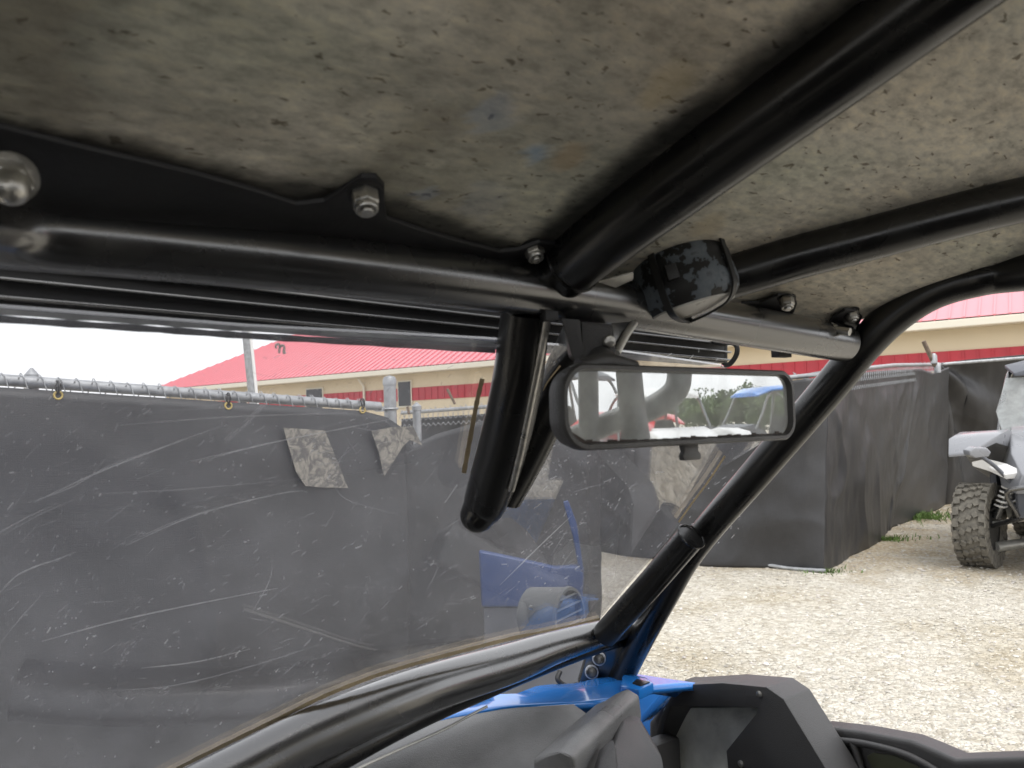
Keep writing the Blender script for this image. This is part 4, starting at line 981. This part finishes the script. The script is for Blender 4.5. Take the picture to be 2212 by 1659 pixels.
# ---- hood (blue) and body, vehicle coordinates
def V3(l, f, z): return Q(l, f, z)
def HZ(px, py, z): return G(px, py, z)
zh = .955
hood_pts = [(1337, 1447), (1477, 1463), (1600, 1474), (1668, 1483)]
bm = bmesh.new()
# top surface as a loft across the front of the vehicle: rows f, columns l
cols = [-.78, -.70, -.55, -.3, 0, .3, .45, .56]
def add_patch(bm, rows):
    vs = [[bm.verts.new(p) for p in r_] for r_ in rows]
    for a, b_ in zip(vs, vs[1:]):
        for k in range(len(a)-1): bm.faces.new((a[k], a[k+1], b_[k+1], b_[k]))
    return vs
# right fender line from pixels
e = [HZ(1337, 1447, .955), HZ(1477, 1463, .95), HZ(1600, 1474, .945), HZ(1668, 1484, .94)]
le = [lfz(p) for p in e]; print('fender edge lfz', [tuple(round(q, 3) for q in a) for a in le])
i1 = [HZ(1180, 1500, .97), HZ(1290, 1520, .955), HZ(1395, 1500, .945), HZ(1459, 1480, .94)]
print('inner', [tuple(round(q, 3) for q in lfz(p)) for p in i1])
def hoodz(l, f):
    return .965 - .9*max(0, f-.60) - .05*max(0, abs(l)-.45) + .006*math.sin(l*6)
def lmax(f): return .78-.60*(max(f, .25)-.31) if f < .57 else .624-.2*(f-.57)-.25*max(0, f-1)
def interp(x, t):
    for (x0, y0), (x1, y1) in zip(t, t[1:]):
        if x <= x1: return y0+(y1-y0)*(x-x0)/(x1-x0)
    return t[-1][1]
FR = [(0, .60), (.12, .57), (.3, .555), (.45, .53), (.60, .455), (.66, .44), (.75, .45), (.82, .47), (.93, .45), (1.0, .42)]
rows = []
for t_ in (0, .03, .08, .15, .25, .4, .55, .7, .85, .95, 1):
    row = []
    for k in range(-30, 31):
        s_ = abs(k)/30; fr_ = interp(s_, FR) if k > 0 else .66 - .06*s_**2 if k < -9 else .60 + .06*abs(k)/9; f = fr_+(1.12-fr_)*t_; l = s_*lmax(f)*(1 if k > 0 else -1); z = hoodz(l, f) - (.10 if t_ > .96 else 0)
        if s_ > .975: z -= .03
        row.append(V3(l, f, z))
    rows.append(row)
vs = add_patch(bm, rows)
hood = finish(bm, 'hood', MT['blue'], car, True, autos=.5)
md = hood.modifiers.new('thickness', 'SOLIDIFY'); md.thickness = .012; md.offset = -1
# raised rib + slot on the fender by the pillar foot
prism('fender_scoop', [HZ(1345, 1452, .972), HZ(1395, 1462, .972), HZ(1412, 1474, .972), HZ(1380, 1490, .972), HZ(1340, 1482, .972)], -Z*.02, MT['blue'], hood, .004)
prism('scoop_slot', [HZ(1376, 1466, .9745), HZ(1404, 1472, .9745), HZ(1384, 1480, .9745), HZ(1366, 1474, .9745)], -Z*.004, MT['glassdark'], hood, .001)
# body side skirt, blue outside panel
for sg in (-1, 1):
    bm = bmesh.new(); rws = []
    for (z, ll) in ((.86, .80), (.70, .82), (.45, .78), (.36, .70)):
        rws.append([V3(sg*ll, f, z - (.12*max(0, f-.5))) for f in (.28, .5, .75)])
    add_patch(bm, rws); o_ = finish(bm, 'side_panel', MT['blue'], car, True, autos=.5); md = o_.modifiers.new('t', 'SOLIDIFY'); md.thickness = .01; md.offset = 0
# front bumper, tub floor
bm = bmesh.new(); add_box(bm, V3(0, -.45, .34), VL, VF, Z, .68, .95, .03); add_box(bm, V3(0, .52, .58), VL, VF, Z, .68, .02, .25); finish(bm, 'floor_tub', MT['plastic'], car, True, .01)
bm = bmesh.new(); add_box(bm, V3(0, 1.0, .42), VL, VF, Z, .42, .36, .12); finish(bm, 'nose', MT['plastic'], car, True, .05, 3)
tube('front_bumper', [V3(-.45, 1.2, .40), V3(-.4, 1.38, .48), V3(0, 1.42, .50), V3(.4, 1.38, .48), V3(.45, 1.2, .40)], .022, MT['paint'], car)

# ---- dash (black plastic)
bm = bmesh.new()
rows = []
for (df, z, fl_) in ((.010, .955, 1), (-.002, .967, 1), (-.03, .963, 1), (-.10, .945, .9), (-.18, .905, .7), (-.26, .862, .5), (-.31, .80, .4), (-.32, .70, .4), (-.30, .60, .4)):
    row = []
    for k in range(-30, 18):
        s_ = abs(k)/30; fr_ = interp(s_, FR) if k > 0 else .66 - .06*s_**2 if k < -9 else .60 + .06*abs(k)/9; l = s_*lmax(fr_)*(1 if k > 0 else -1)
        row.append(V3(l, .45+(fr_-.45)*fl_ + df, z + .006*math.sin(l*11)*(1-fl_)))
    rows.append(row)
add_patch(bm, rows); dash = finish(bm, 'dashboard', MT['dash'], car, True, autos=.8); md = dash.modifiers.new('t', 'SOLIDIFY'); md.thickness = .006; md.offset = 0
# moulding at the right end of the dash
bm = bmesh.new(); rws = []
for (Lp, Rp, Bp, d0, d1) in (((1306, 1516), (1366, 1492), (1386, 1556), 1.38, 1.345), ((1283, 1524), (1340, 1518), (1362, 1578), 1.34, 1.30), ((1215, 1582), (1280, 1576), (1300, 1618), 1.22, 1.19), ((1150, 1641), (1219, 1636), (1240, 1664), 1.11, 1.085)):
    L_, Rr_, B_ = P(*Lp, d0+.02), P(*Rp, d1), P(*Bp, d1+.012); m1 = Rr_*.85+L_*.15+Z*.008; m2 = Rr_*.8+B_*.2+rt*.010+Z*.004
    rws.append([bm.verts.new(p) for p in (L_-Z*.05, L_, L_*.5+Rr_*.5+Z*.006, m1, m2, B_*.8+Rr_*.2+rt*.004, B_, B_-Z*.06+fw*.02)])
for a_, b_ in zip(rws, rws[1:]):
    for k in range(8): bm.faces.new((a_[k], a_[(k+1) % 8], b_[(k+1) % 8], b_[k]))
bm.faces.new(rws[0]); bm.faces.new(rws[-1][::-1])
hm = finish(bm, 'dash_moulding', MT['dash'], car, True, .008, 3)
prism('dash_end_panel', [P(1345, 1560, 1.27), P(1385, 1562, 1.29), P(1432, 1640, 1.24), P(1440, 1700, 1.2), P(1330, 1700, 1.15), P(1318, 1640, 1.18)], fw*.03, MT['plastic'], car, .006)
prism('dash_end_panel', [P(1297, 1640, 1.14), P(1330, 1610, 1.16), P(1340, 1690, 1.13), P(1280, 1700, 1.1)], fw*.03, MT['plastic'], car, .006)
tube('trim_wire', [P(1052, 1526, 1.30), P(1010, 1548, 1.27), P(980, 1565, 1.24), P(940, 1585, 1.20), P(850, 1625, 1.12), P(760, 1668, 1.04), P(640, 1740, .95)], .0022, MT['alu'], dash)

# ---- right door, front section with pocket
def D(px, py, l=.72): return PL(px, py, l)
# outer shell front section
fs = [(1459, 1482), (1475, 1470), (1560, 1472), (1655, 1482), (1680, 1492), (1695, 1507), (1790, 1662), (1840, 1760), (1560, 1900), (1400, 1800), (1400, 1560)]
dr = prism('door', [D(*p, .735) for p in fs], VL*.045, MT['plastic'], car, .014, 4)
# rim frame toward camera (thick border)
def frame(name, outer, inner, l, th, mat, par, bevel=.003):
    """border between two polygons of equal length, extruded towards the cabin"""
    bm = bmesh.new(); n_ = len(outer); A_ = [D(*p, l) for p in outer]; B_ = [D(*p, l) for p in inner]
    fr = [[bm.verts.new(p) for p in A_], [bm.verts.new(p) for p in B_], [bm.verts.new(p+VL*th) for p in B_], [bm.verts.new(p+VL*th) for p in A_]]
    for a, b_ in zip(fr, fr[1:]+fr[:1]):
        for k in range(n_): bm.faces.new((a[k], a[(k+1) % n_], b_[(k+1) % n_], b_[k]))
    return finish(bm, name, mat, par, True, bevel)
outer = [(1462, 1480), (1560, 1475), (1655, 1484), (1692, 1510), (1786, 1664), (1830, 1750), (1560, 1890), (1405, 1790), (1412, 1600), (1425, 1550)]
inner = [(1449, 1527), (1560, 1528), (1636, 1530), (1634, 1540), (1568, 1622), (1580, 1740), (1540, 1800), (1420, 1760), (1425, 1610), (1436, 1562)]
frame('door_frame', outer, inner, .66, .076, MT['plastic'], dr, .010)
prism('pocket_floor', [D(*p, l_) for p, l_ in [((1435, 1530), .728), ((1660, 1528), .728), ((1600, 1640), .69), ((1600, 1790), .665), ((1410, 1790), .665), ((1415, 1600), .70)]], VL*.004, MT['dust'], dr, 0)
prism('pocket_wall', [D(1440, 1529, .665), D(1462, 1545, .727), D(1438, 1620, .727), D(1418, 1605, .665)], VF*.004, MT['dust'], dr, 0)
# blue strip between dash and door
prism('blue_trim', [D(1458, 1478, .70), D(1452, 1500, .70), D(1386, 1562, .70), D(1384, 1545, .70), D(1440, 1482, .72)], VL*.03, MT['blue'], dr, .003)
# rear lower door section
fs2 = [(1752, 1576), (1768, 1569), (1860, 1580), (1965, 1600), (2010, 1618), (2062, 1641), (2212, 1636), (2600, 1622), (2600, 2100), (1800, 2000), (1780, 1680)]
d2_ = prism('door', [D(*p, .75) for p in fs2], VL*.045, MT['plastic'], car, .009, 3)
rid = [D(1785, 1606, .747), D(1800, 1600, .745), D(1850, 1604, .744), D(1900, 1614, .744), D(1955, 1630, .744), D(2000, 1652, .744), D(2060, 1690, .744)]
tube('door_rib', rid, .006, MT['plastic'], d2_, seg=10); tube('door_rib', [D(1840, 1602, .744), D(1850, 1625, .742), D(1862, 1665, .742)], .006, MT['plastic'], d2_, seg=10)
prism('door_window', [D(1872, 1634, .7475), D(1885, 1626, .7475), D(1930, 1632, .7475), D(1975, 1652, .7475), D(2010, 1672, .7475), D(1890, 1675, .7475)], VL*.004, pm('smoky_olive_panel', (.07, .075, .045), .35, 0, 0, 1, .2, 15), d2_, .001)
lathe('latch_pin', D(1803, 1632, .745), -VL, [(.012, -.004), (.012, .004), (.006, .006)], MT['paint'], d2_, 16)
# left door and seats, steering wheel out of frame keep the cabin closed
o_ = prism('door', [V3(-.74, f, z) for f, z in ((.3, .92), (.25, .45), (-.9, .40), (-1.0, .95), (-.2, .90))], -VL*.04, MT['plastic'], car, .01)
for l in (-.36, .36):
    st_ = bmesh.new(); add_box(st_, V3(l, -.75, .62), VL, VF, Z, .23, .25, .07); o_ = finish(st_, 'seat', MT['fabric'], car, True, .04, 3)
    st_ = bmesh.new(); ax_ = (Z-VF*.2).normalized(); add_box(st_, V3(l, -1.10, .86), VL, ax_.cross(VL), ax_, .23, .055, .30); finish(st_, 'backrest', MT['fabric'], o_, True, .05, 3)
prism('light_block_net', [V3(-.80, f, z) for f, z in ((.28, .94), (-.95, .96), (-.95, 1.66), (-.1, 1.62), (.05, 1.56))], -VL*.004, MT['fabric'], car, 0)  # unseen sheet added over the left opening to darken the roof lining
prism('light_block_panel', [V3(l, -1.22, z) for l, z in ((-.72, .45), (.62, .45), (.62, 1.72), (-.72, 1.72))], -VF*.01, MT['plastic'], car, .004)  # unseen board added behind the seats to keep light off the roof
for (px, py, l_) in ((1700, 1560, .735), (1640, 1500, .66), (1600, 1650, .66)):
    lathe('screw', D(px, py, l_-.001), -VL, [(.006, -.003), (.006, .0012), (.004, .0022), (.001, .0024)], MT['steel'], dr, 14)
# four wheels of this vehicle
def make_wheel(name, parent, r=.37, wd=.26, knob=True, rimmat='rubber'):
    """axis along local X, centre at origin; returns tyre object with rim child"""
    bm = bmesh.new(); prof = [(r*.60, -wd*.42), (r*.66, -wd*.47), (r*.80, -wd*.50), (r*.91, -wd*.48), (r*.945, -wd*.40), (r*.955, -wd*.2), (r*.96, 0), (r*.955, wd*.2), (r*.945, wd*.40), (r*.91, wd*.48), (r*.80, wd*.50), (r*.66, wd*.47), (r*.60, wd*.42)]
    add_lathe(bm, Vector((0, 0, 0)), X, prof, 60)
    for f in [f for f in bm.faces if len(f.verts) > 10]: bm.faces.remove(f)
    if knob:
        N = 22
        for k in range(N):
            a = 2*PI*k/N
            for (xc, hw_, hl, tw, da, hgt_, rr) in ((-.40, .10, .036, .10, 0, .022, .945), (.40, .10, .036, -.10, .5, .022, .945), (-.20, .085, .022, -.5, .25, .018, .965), (.20, .085, .022, .5, .75, .018, .965), (-.02, .07, .02, .35, 0, .018, .965), (-.50, .02, .03, 0, .5, .06, .86), (.50, .02, .03, 0, 0, .06, .86)):
                aa = a+da*2*PI/N; rad = Vector((0, math.cos(aa), math.sin(aa))); tan = Vector((0, -math.sin(aa), math.cos(aa)))
                bx_ = (X*math.cos(tw)+tan*math.sin(tw)); by_ = (tan*math.cos(tw)-X*math.sin(tw))
                add_box(bm, X*xc*wd+rad*r*rr, bx_, by_, rad, hw_*wd, hl, hgt_)
    ty = finish(bm, 'tyre', MT['tyre'], None, True)
    bm = bmesh.new(); add_lathe(bm, Vector((0, 0, 0)), X, [(r*.59, -wd*.40), (r*.62, -wd*.40), (r*.62, wd*.40), (r*.59, wd*.40), (r*.55, wd*.30), (r*.5, wd*.05), (r*.15, wd*.02), (r*.12, -wd*.02), (r*.5, -wd*.02), (r*.56, -wd*.3)], 40)
    for k in range(6):
        a = k*PI/3; rad = Vector((0, math.cos(a), math.sin(a))); tan = Vector((0, -math.sin(a), math.cos(a))); add_box(bm, rad*r*.32+X*wd*.14, X, tan, rad, .012, .022, r*.24)
    rm = finish(bm, 'rim', MT[rimmat], None, True)
    root = bpy.data.objects.new(name, None); COL.objects.link(root); root.empty_display_size = .1
    ty.parent = root; rm.parent = root
    if parent is not None: root.parent = parent
    return root
def dup_wheel(src, parent, M_):
    c = src.copy(); COL.objects.link(c); c.parent = parent
    for ch in src.children:
        d = ch.copy(); COL.objects.link(d); d.parent = c
    c.matrix_basis = M_; return c
VM = Matrix((VL, VF, Z)).transposed().to_4x4()   # vehicle axes in the world
wh0 = make_wheel('wheel', car)
def wheelM(l, f, r=.37, par=None):
    return Matrix.Translation(Q(l, f, r)-Vector(car.location)) @ VM
wh0.matrix_basis = wheelM(.66, .98)
for (l, f) in ((-.66, .98), (.68, -1.55), (-.68, -1.55)): dup_wheel(wh0, car, wheelM(l, f))
# rear cage, seen in the mirror
def refl(p):
    return p - mn*2*(p-mc).dot(mn)
def MR(px, py, d): return refl(P(px, py, d))
def rtube(pts, r_, name='cage_tube'): return tube(name, [MR(*p) for p in pts], r_, MT['cagegrey'], car, seg=16)
MT['cagegrey'] = pm('dusty_hazed_tube', (.13, .14, .145), .5, 0, .2, 60, .5, 20)  # cage is black; the mirror's milky haze is mixed into this grey
rtube([(1262, 700, 1.8), (1270, 800, 1.8), (1272, 915, 1.8), (1278, 1010, 1.8)], .024)
rtube([(1350, 700, 1.7), (1358, 800, 1.7), (1366, 880, 1.7), (1378, 960, 1.7), (1385, 1040, 1.7)], .029)
rtube([(1470, 700, 1.75), (1468, 800, 1.75), (1462, 838, 1.75), (1440, 862, 1.76), (1400, 885, 1.77), (1340, 905, 1.8), (1290, 925, 1.83), (1230, 950, 1.86)], .028)

# ================================================================== GENERIC SIDE-BY-SIDE (silver one and those in the mirror)
def make_utv(name, label, body, accent, origin, fwd, cat='off-road vehicle', grp=None, scale=1.0, roofmat='greybody', cleargl=True):
    """local frame: x right, y forward, z up; origin on the ground between the axles"""
    root = bpy.data.objects.new(name, None); COL.objects.link(root); root.empty_display_size = .2
    fwd = Vector(fwd).normalized(); rgt = fwd.cross(Z).normalized(); root.matrix_world = Matrix.Translation(origin) @ Matrix((rgt, fwd, Z)).transposed().to_4x4() @ Matrix.Scale(scale, 4)
    tag(root, label, cat, grp)
    def part(nm, bm, mt, par=None, sm=True, bev=0, seg=2):
        bmesh.ops.recalc_face_normals(bm, faces=bm.faces)
        o = finish(bm, nm, MT[mt], None, sm, bev, seg); o.parent = par or root; return o
    def v(*a): return Vector(a)
    def loft(nm, secs, mt, bev=.012, par=None):
        bm = bmesh.new(); rws = [[bm.verts.new(p) for p in s] for s in secs]; n_ = len(secs[0])
        for a, b_ in zip(rws, rws[1:]):
            for k in range(n_): bm.faces.new((a[k], a[(k+1) % n_], b_[(k+1) % n_], b_[k]))
        bm.faces.new(rws[0]); bm.faces.new(rws[-1][::-1]); return part(nm, bm, mt, par, True, bev)
    # tub
    loft('tub', [[v(-s*w_, y, z) for s, z in ((-1, z0), (1, z0), (1, z1), (-1, z1))] for (y, w_, z0, z1) in ((1.25, .30, .48, .72), (.75, .45, .40, .85), (.3, .62, .36, .80), (-.7, .66, .36, .78), (-1.3, .50, .50, .85))], 'greybody')
    # hood and nose
    loft('hood', [[v(-s*w_, y, z) for s, z in ((-1, z0), (1, z0), (.8, z1), (-.8, z1))] for (y, w_, z0, z1) in ((1.42, .28, .70, .86), (1.15, .44, .74, 1.02), (.75, .54, .78, 1.16), (.38, .62, .78, 1.24))], body)
    for s in (-1, 1):      # swept front fender with pale inner blade
        fd = loft('front_fender', [[v(s*(x0), y, z), v(s*(x1), y, z-.02), v(s*x1, y, z-.02-th), v(s*x0, y, z-th)] for (y, x0, x1, z, th) in ((1.30, .62, .80, 1.04, .03), (1.12, .46, .84, 1.17, .06), (.85, .42, .82, 1.22, .16), (.50, .46, .80, 1.18, .32), (.25, .60, .74, 1.05, .30))], body, .01)
        loft('headlight', [[v(s*x0, y, z), v(s*x1, y, z-.03), v(s*x1, y-.02, z-.07), v(s*x0, y-.02, z-.05)] for (y, x0, x1, z) in ((1.30, .50, .62, .985), (1.27, .36, .50, .94), (1.34, .22, .36, .88))], 'white', .006)
        loft('rear_fender', [[v(s*.50, y, z), v(s*.80, y, z-.03), v(s*.80, y, z-.13), v(s*.5, y, z-.10)] for (y, z) in ((-.80, 1.00), (-1.15, 1.10), (-1.5, 1.02))], body, .01)
        d_ = loft('door', [[v(s*.66, y, z0), v(s*.72, y, z0), v(s*.72, y, z1), v(s*.66, y, z1)] for (y, z0, z1) in ((.32, .42, 1.05), (-.15, .38, .92), (-.6, .40, .98))], accent, .012)
        # side mirror pod at the fender tip
    # control arms, shocks, axle
    for s in (-1, 1):
        for y0 in (1.0, -1.1):
            bm = bmesh.new(); add_tube(bm, [v(s*.22, y0+.22, .50), v(s*.42, y0+.12, .42), v(s*.66, y0, .33)], .020, seg=10); add_tube(bm, [v(s*.22, y0-.18, .50), v(s*.42, y0-.1, .42), v(s*.66, y0, .33)], .020, seg=10); part('control_arm', bm, 'paint')
            bm = bmesh.new(); add_tube(bm, [v(s*.24, y0+.05, .66), v(s*.45, y0+.03, .56), v(s*.64, y0, .47)], .018, seg=10); part('control_arm', bm, 'paint')
            bm = bmesh.new(); add_lathe(bm, v(s*.20, y0, .46), v(s*.46, 0, -.09), [(.018, 0), (.018, .40)], 14); part('axle_shaft', bm, 'alu')
            bm = bmesh.new(); a = v(s*.30, y0+.08, .98); b_ = v(s*.52, y0+.03, .44); add_tube(bm, [a, b_], .024, seg=12, smooth=False); add_tube(bm, [b_, b_+(a-b_)*.25], .034, seg=12, smooth=False); sh = part('shock', bm, 'paint')
            bm = bmesh.new(); ax = (b_-a).normalized(); u_ = ax.orthogonal().normalized(); w__ = ax.cross(u_); pts = [a+(b_-a)*(.15+.68*t/90)+(u_*math.cos(t*.62)+w__*math.sin(t*.62))*.046 for t in range(91)]; add_tube(bm, pts, .0095, seg=8, smooth=False); part('coil_spring', bm, 'spring', sh)
    # bumper
    bm = bmesh.new(); add_tube(bm, [v(-.30, 1.28, .50), v(-.30, 1.46, .74), v(.30, 1.46, .74), v(.30, 1.28, .50)], .02, seg=10, n=5); part('bumper', bm, 'paint')
    # cage
    for s in (-1, 1):
        bm = bmesh.new(); add_tube(bm, [v(s*.60, .52, 1.02), v(s*.58, .30, 1.40), v(s*.54, .12, 1.74), v(s*.52, -.2, 1.80), v(s*.54, -.75, 1.76), v(s*.60, -1.05, 1.40), v(s*.62, -1.35, .92)], .024, seg=12); part('roll_cage', bm, 'paint')
        bm = bmesh.new(); add_tube(bm, [v(s*.62, -.55, .80), v(s*.58, -.62, 1.3), v(s*.54, -.66, 1.76)], .024, seg=12); add_tube(bm, [v(s*.60, -.60, 1.15), v(s*.60, -1.15, 1.25)], .02, seg=10, smooth=False); part('roll_cage', bm, 'paint')
    # roof
    loft('roof', [[v(-w_, y, z), v(-w_*.6, y, z+.05), v(w_*.6, y, z+.05), v(w_, y, z), v(w_, y, z-.03), v(-w_, y, z-.03)] for (y, w_, z) in ((.30, .46, 1.74), (.10, .58, 1.83), (-.3, .60, 1.86), (-.75, .56, 1.84))], roofmat, .008)
    # front screen
    if cleargl: ws_ = loft('windshield', [[v(-w_, y, z), v(w_, y, z), v(w_, y-.012, z), v(-w_, y-.012, z)] for (y, w_, z) in ((.47, .55, 1.16), (.36, .62, 1.38), (.22, .55, 1.70))], 'screen', .001)
    for s in (-1, 1):
        so = loft('seat', [[v(s*.32-.22, y, z0), v(s*.32+.22, y, z0), v(s*.32+.22, y, z1), v(s*.32-.22, y, z1)] for (y, z0, z1) in ((.0, .5, .68), (-.45, .5, .64))], 'fabric', .03)
        loft('backrest', [[v(s*.32-w_, y, z), v(s*.32+w_, y, z), v(s*.32+w_, y-.12, z), v(s*.32-w_, y-.12, z)] for (y, z, w_) in ((-.42, .62, .22), (-.52, 1.1, .23), (-.58, 1.36, .14))], 'fabric', .02, so)
    bm = bmesh.new(); torus(bm, v(.32, .18, 1.06), v(0, -.8, .5), .16, .014, seg=24); part('steering_wheel', bm, 'rubber')
    w0 = make_wheel('wheel', root); w0.matrix_basis = Matrix.Translation((-.66, 1.0, .37))
    for (x, y) in ((.66, 1.0), (.66, -1.1), (-.66, -1.1)): dup_wheel(w0, root, Matrix.Translation((x, y, .37)))
    return root
m = sheet('milky_screen', .8, .5, (.72, .75, .74)); MT['screen'] = m
wc = G(2122, 1222); wc2 = Vector((wc.x, wc.y, 0))
fd_ = Vector((-.70, -.71, 0)).normalized(); rg_ = fd_.cross(Z).normalized()
# image-left front wheel is the vehicle's right-hand wheel (x = +.66)
org = wc2 - rg_*.66 - fd_*1.0
u1 = make_utv('side_by_side', 'silver and white off-road vehicle with knobbly tyres parked on gravel at the right edge', 'silver', 'greybody', org, fd_)
bpy.context.view_layer.update()
def u1part(o): o.parent = u1; o.matrix_parent_inverse = u1.matrix_world.inverted(); return o
u1part(prism('marker_pod', [P(2094, 974, 6.5), P(2106, 966, 6.5), P(2132, 967, 6.5), P(2142, 977, 6.5), P(2136, 987, 6.5), P(2108, 990, 6.5), P(2096, 984, 6.5)], fw*.10, MT['silver'], None, .012, 3))
u1part(tube('control_arm', [P(2118, 985, 6.6), P(2150, 1008, 6.6), P(2190, 1048, 6.6), P(2250, 1105, 6.6)], .017, MT['greybody'], None))
u1part(tube('control_arm', [P(2150, 1003, 6.7), P(2190, 1022, 6.8), P(2240, 1030, 6.9)], .012, MT['paint'], None))
u1part(tube('axle_shaft', [P(2150, 1182, 6.95), P(2250, 1168, 7.1)], .045, MT['alu'], None, smooth=False))
# vehicles behind, seen only in the mirror
def gm(px, py, d):
    q = MR(px, py, d); return Vector((q.x, q.y, 0))
def vdir(a, b_): return (b_-a)
o2 = gm(1262, 900, 15); make_utv('side_by_side', 'red off-road vehicle reflected at the left end of the rear-view mirror', 'red', 'red', o2, Vector((-.4, .9, 0)), grp='vehicles reflected in the mirror', cleargl=False, scale=1.25)
o3 = gm(1640, 890, 14); make_utv('side_by_side', 'blue-roofed off-road vehicle reflected in the right half of the rear-view mirror', 'greybody', 'greybody', o3, Vector((-.5, -.85, 0)), grp='vehicles reflected in the mirror', roofmat='blue', cleargl=False)
o4 = gm(1440, 925, 13); make_utv('side_by_side', 'white and blue off-road vehicle reflected in the middle of the rear-view mirror', 'white', 'blue', o4, Vector((-.7, .5, 0)), grp='vehicles reflected in the mirror', roofmat='white', cleargl=False)
# trees behind, in the mirror
def tree(c, h, r_, label):
    root = empty('tree', c); tag(root, label, 'tree', 'trees reflected in the mirror')
    bm = bmesh.new(); add_tube(bm, [(c, .16), (c+Z*h*.35+X*.1, .12), (c+Z*h*.7, .06)], .1, seg=8)
    for k in range(5):
        a = k*1.3; add_tube(bm, [(c+Z*h*(.3+.08*k), .06), (c+Z*h*(.5+.08*k)+Vector((math.cos(a), math.sin(a), 0))*r_*.6, .02)], .05, seg=6, smooth=False)
    finish(bm, 'trunk', MT['wood_bark'], root); bm = bmesh.new()
    for k in range(5200):
        d = Vector((random.gauss(0, 1), random.gauss(0, 1), random.gauss(0, 1))).normalized()*random.random()**.4
        p = c + Z*h*.62 + Vector((d.x*r_, d.y*r_, d.z*h*.38)); p += Vector((noise.noise(p*.7), noise.noise(p*.7+X*9), noise.noise(p*.7+Y*9)))*r_*.5
        u_ = Vector((random.uniform(-1, 1), random.uniform(-1, 1), random.uniform(-1, 1)))*.11; v_ = u_.orthogonal()*.7
        bm.faces.new([bm.verts.new(p-u_), bm.verts.new(p+v_), bm.verts.new(p+u_), bm.verts.new(p-v_)])
    finish(bm, 'crown', MT['leaf'], root, False)
for (px, d, h, r_, lab) in ((1560, 62, 2.7, 3.6, 'low bushy tree reflected left of the blue-roofed vehicle in the mirror'), (1640, 60, 3.0, 3.0, 'leafy tree reflected behind the blue-roofed vehicle in the mirror'), (1675, 66, 2.8, 3.2, 'small tree reflected at the right end of the mirror'), (1510, 70, 2.8, 3.6, 'distant tree reflected near the middle of the mirror')):
    tree(gm(px, 880, d), h, r_, lab)
bpy.context.view_layer.update()
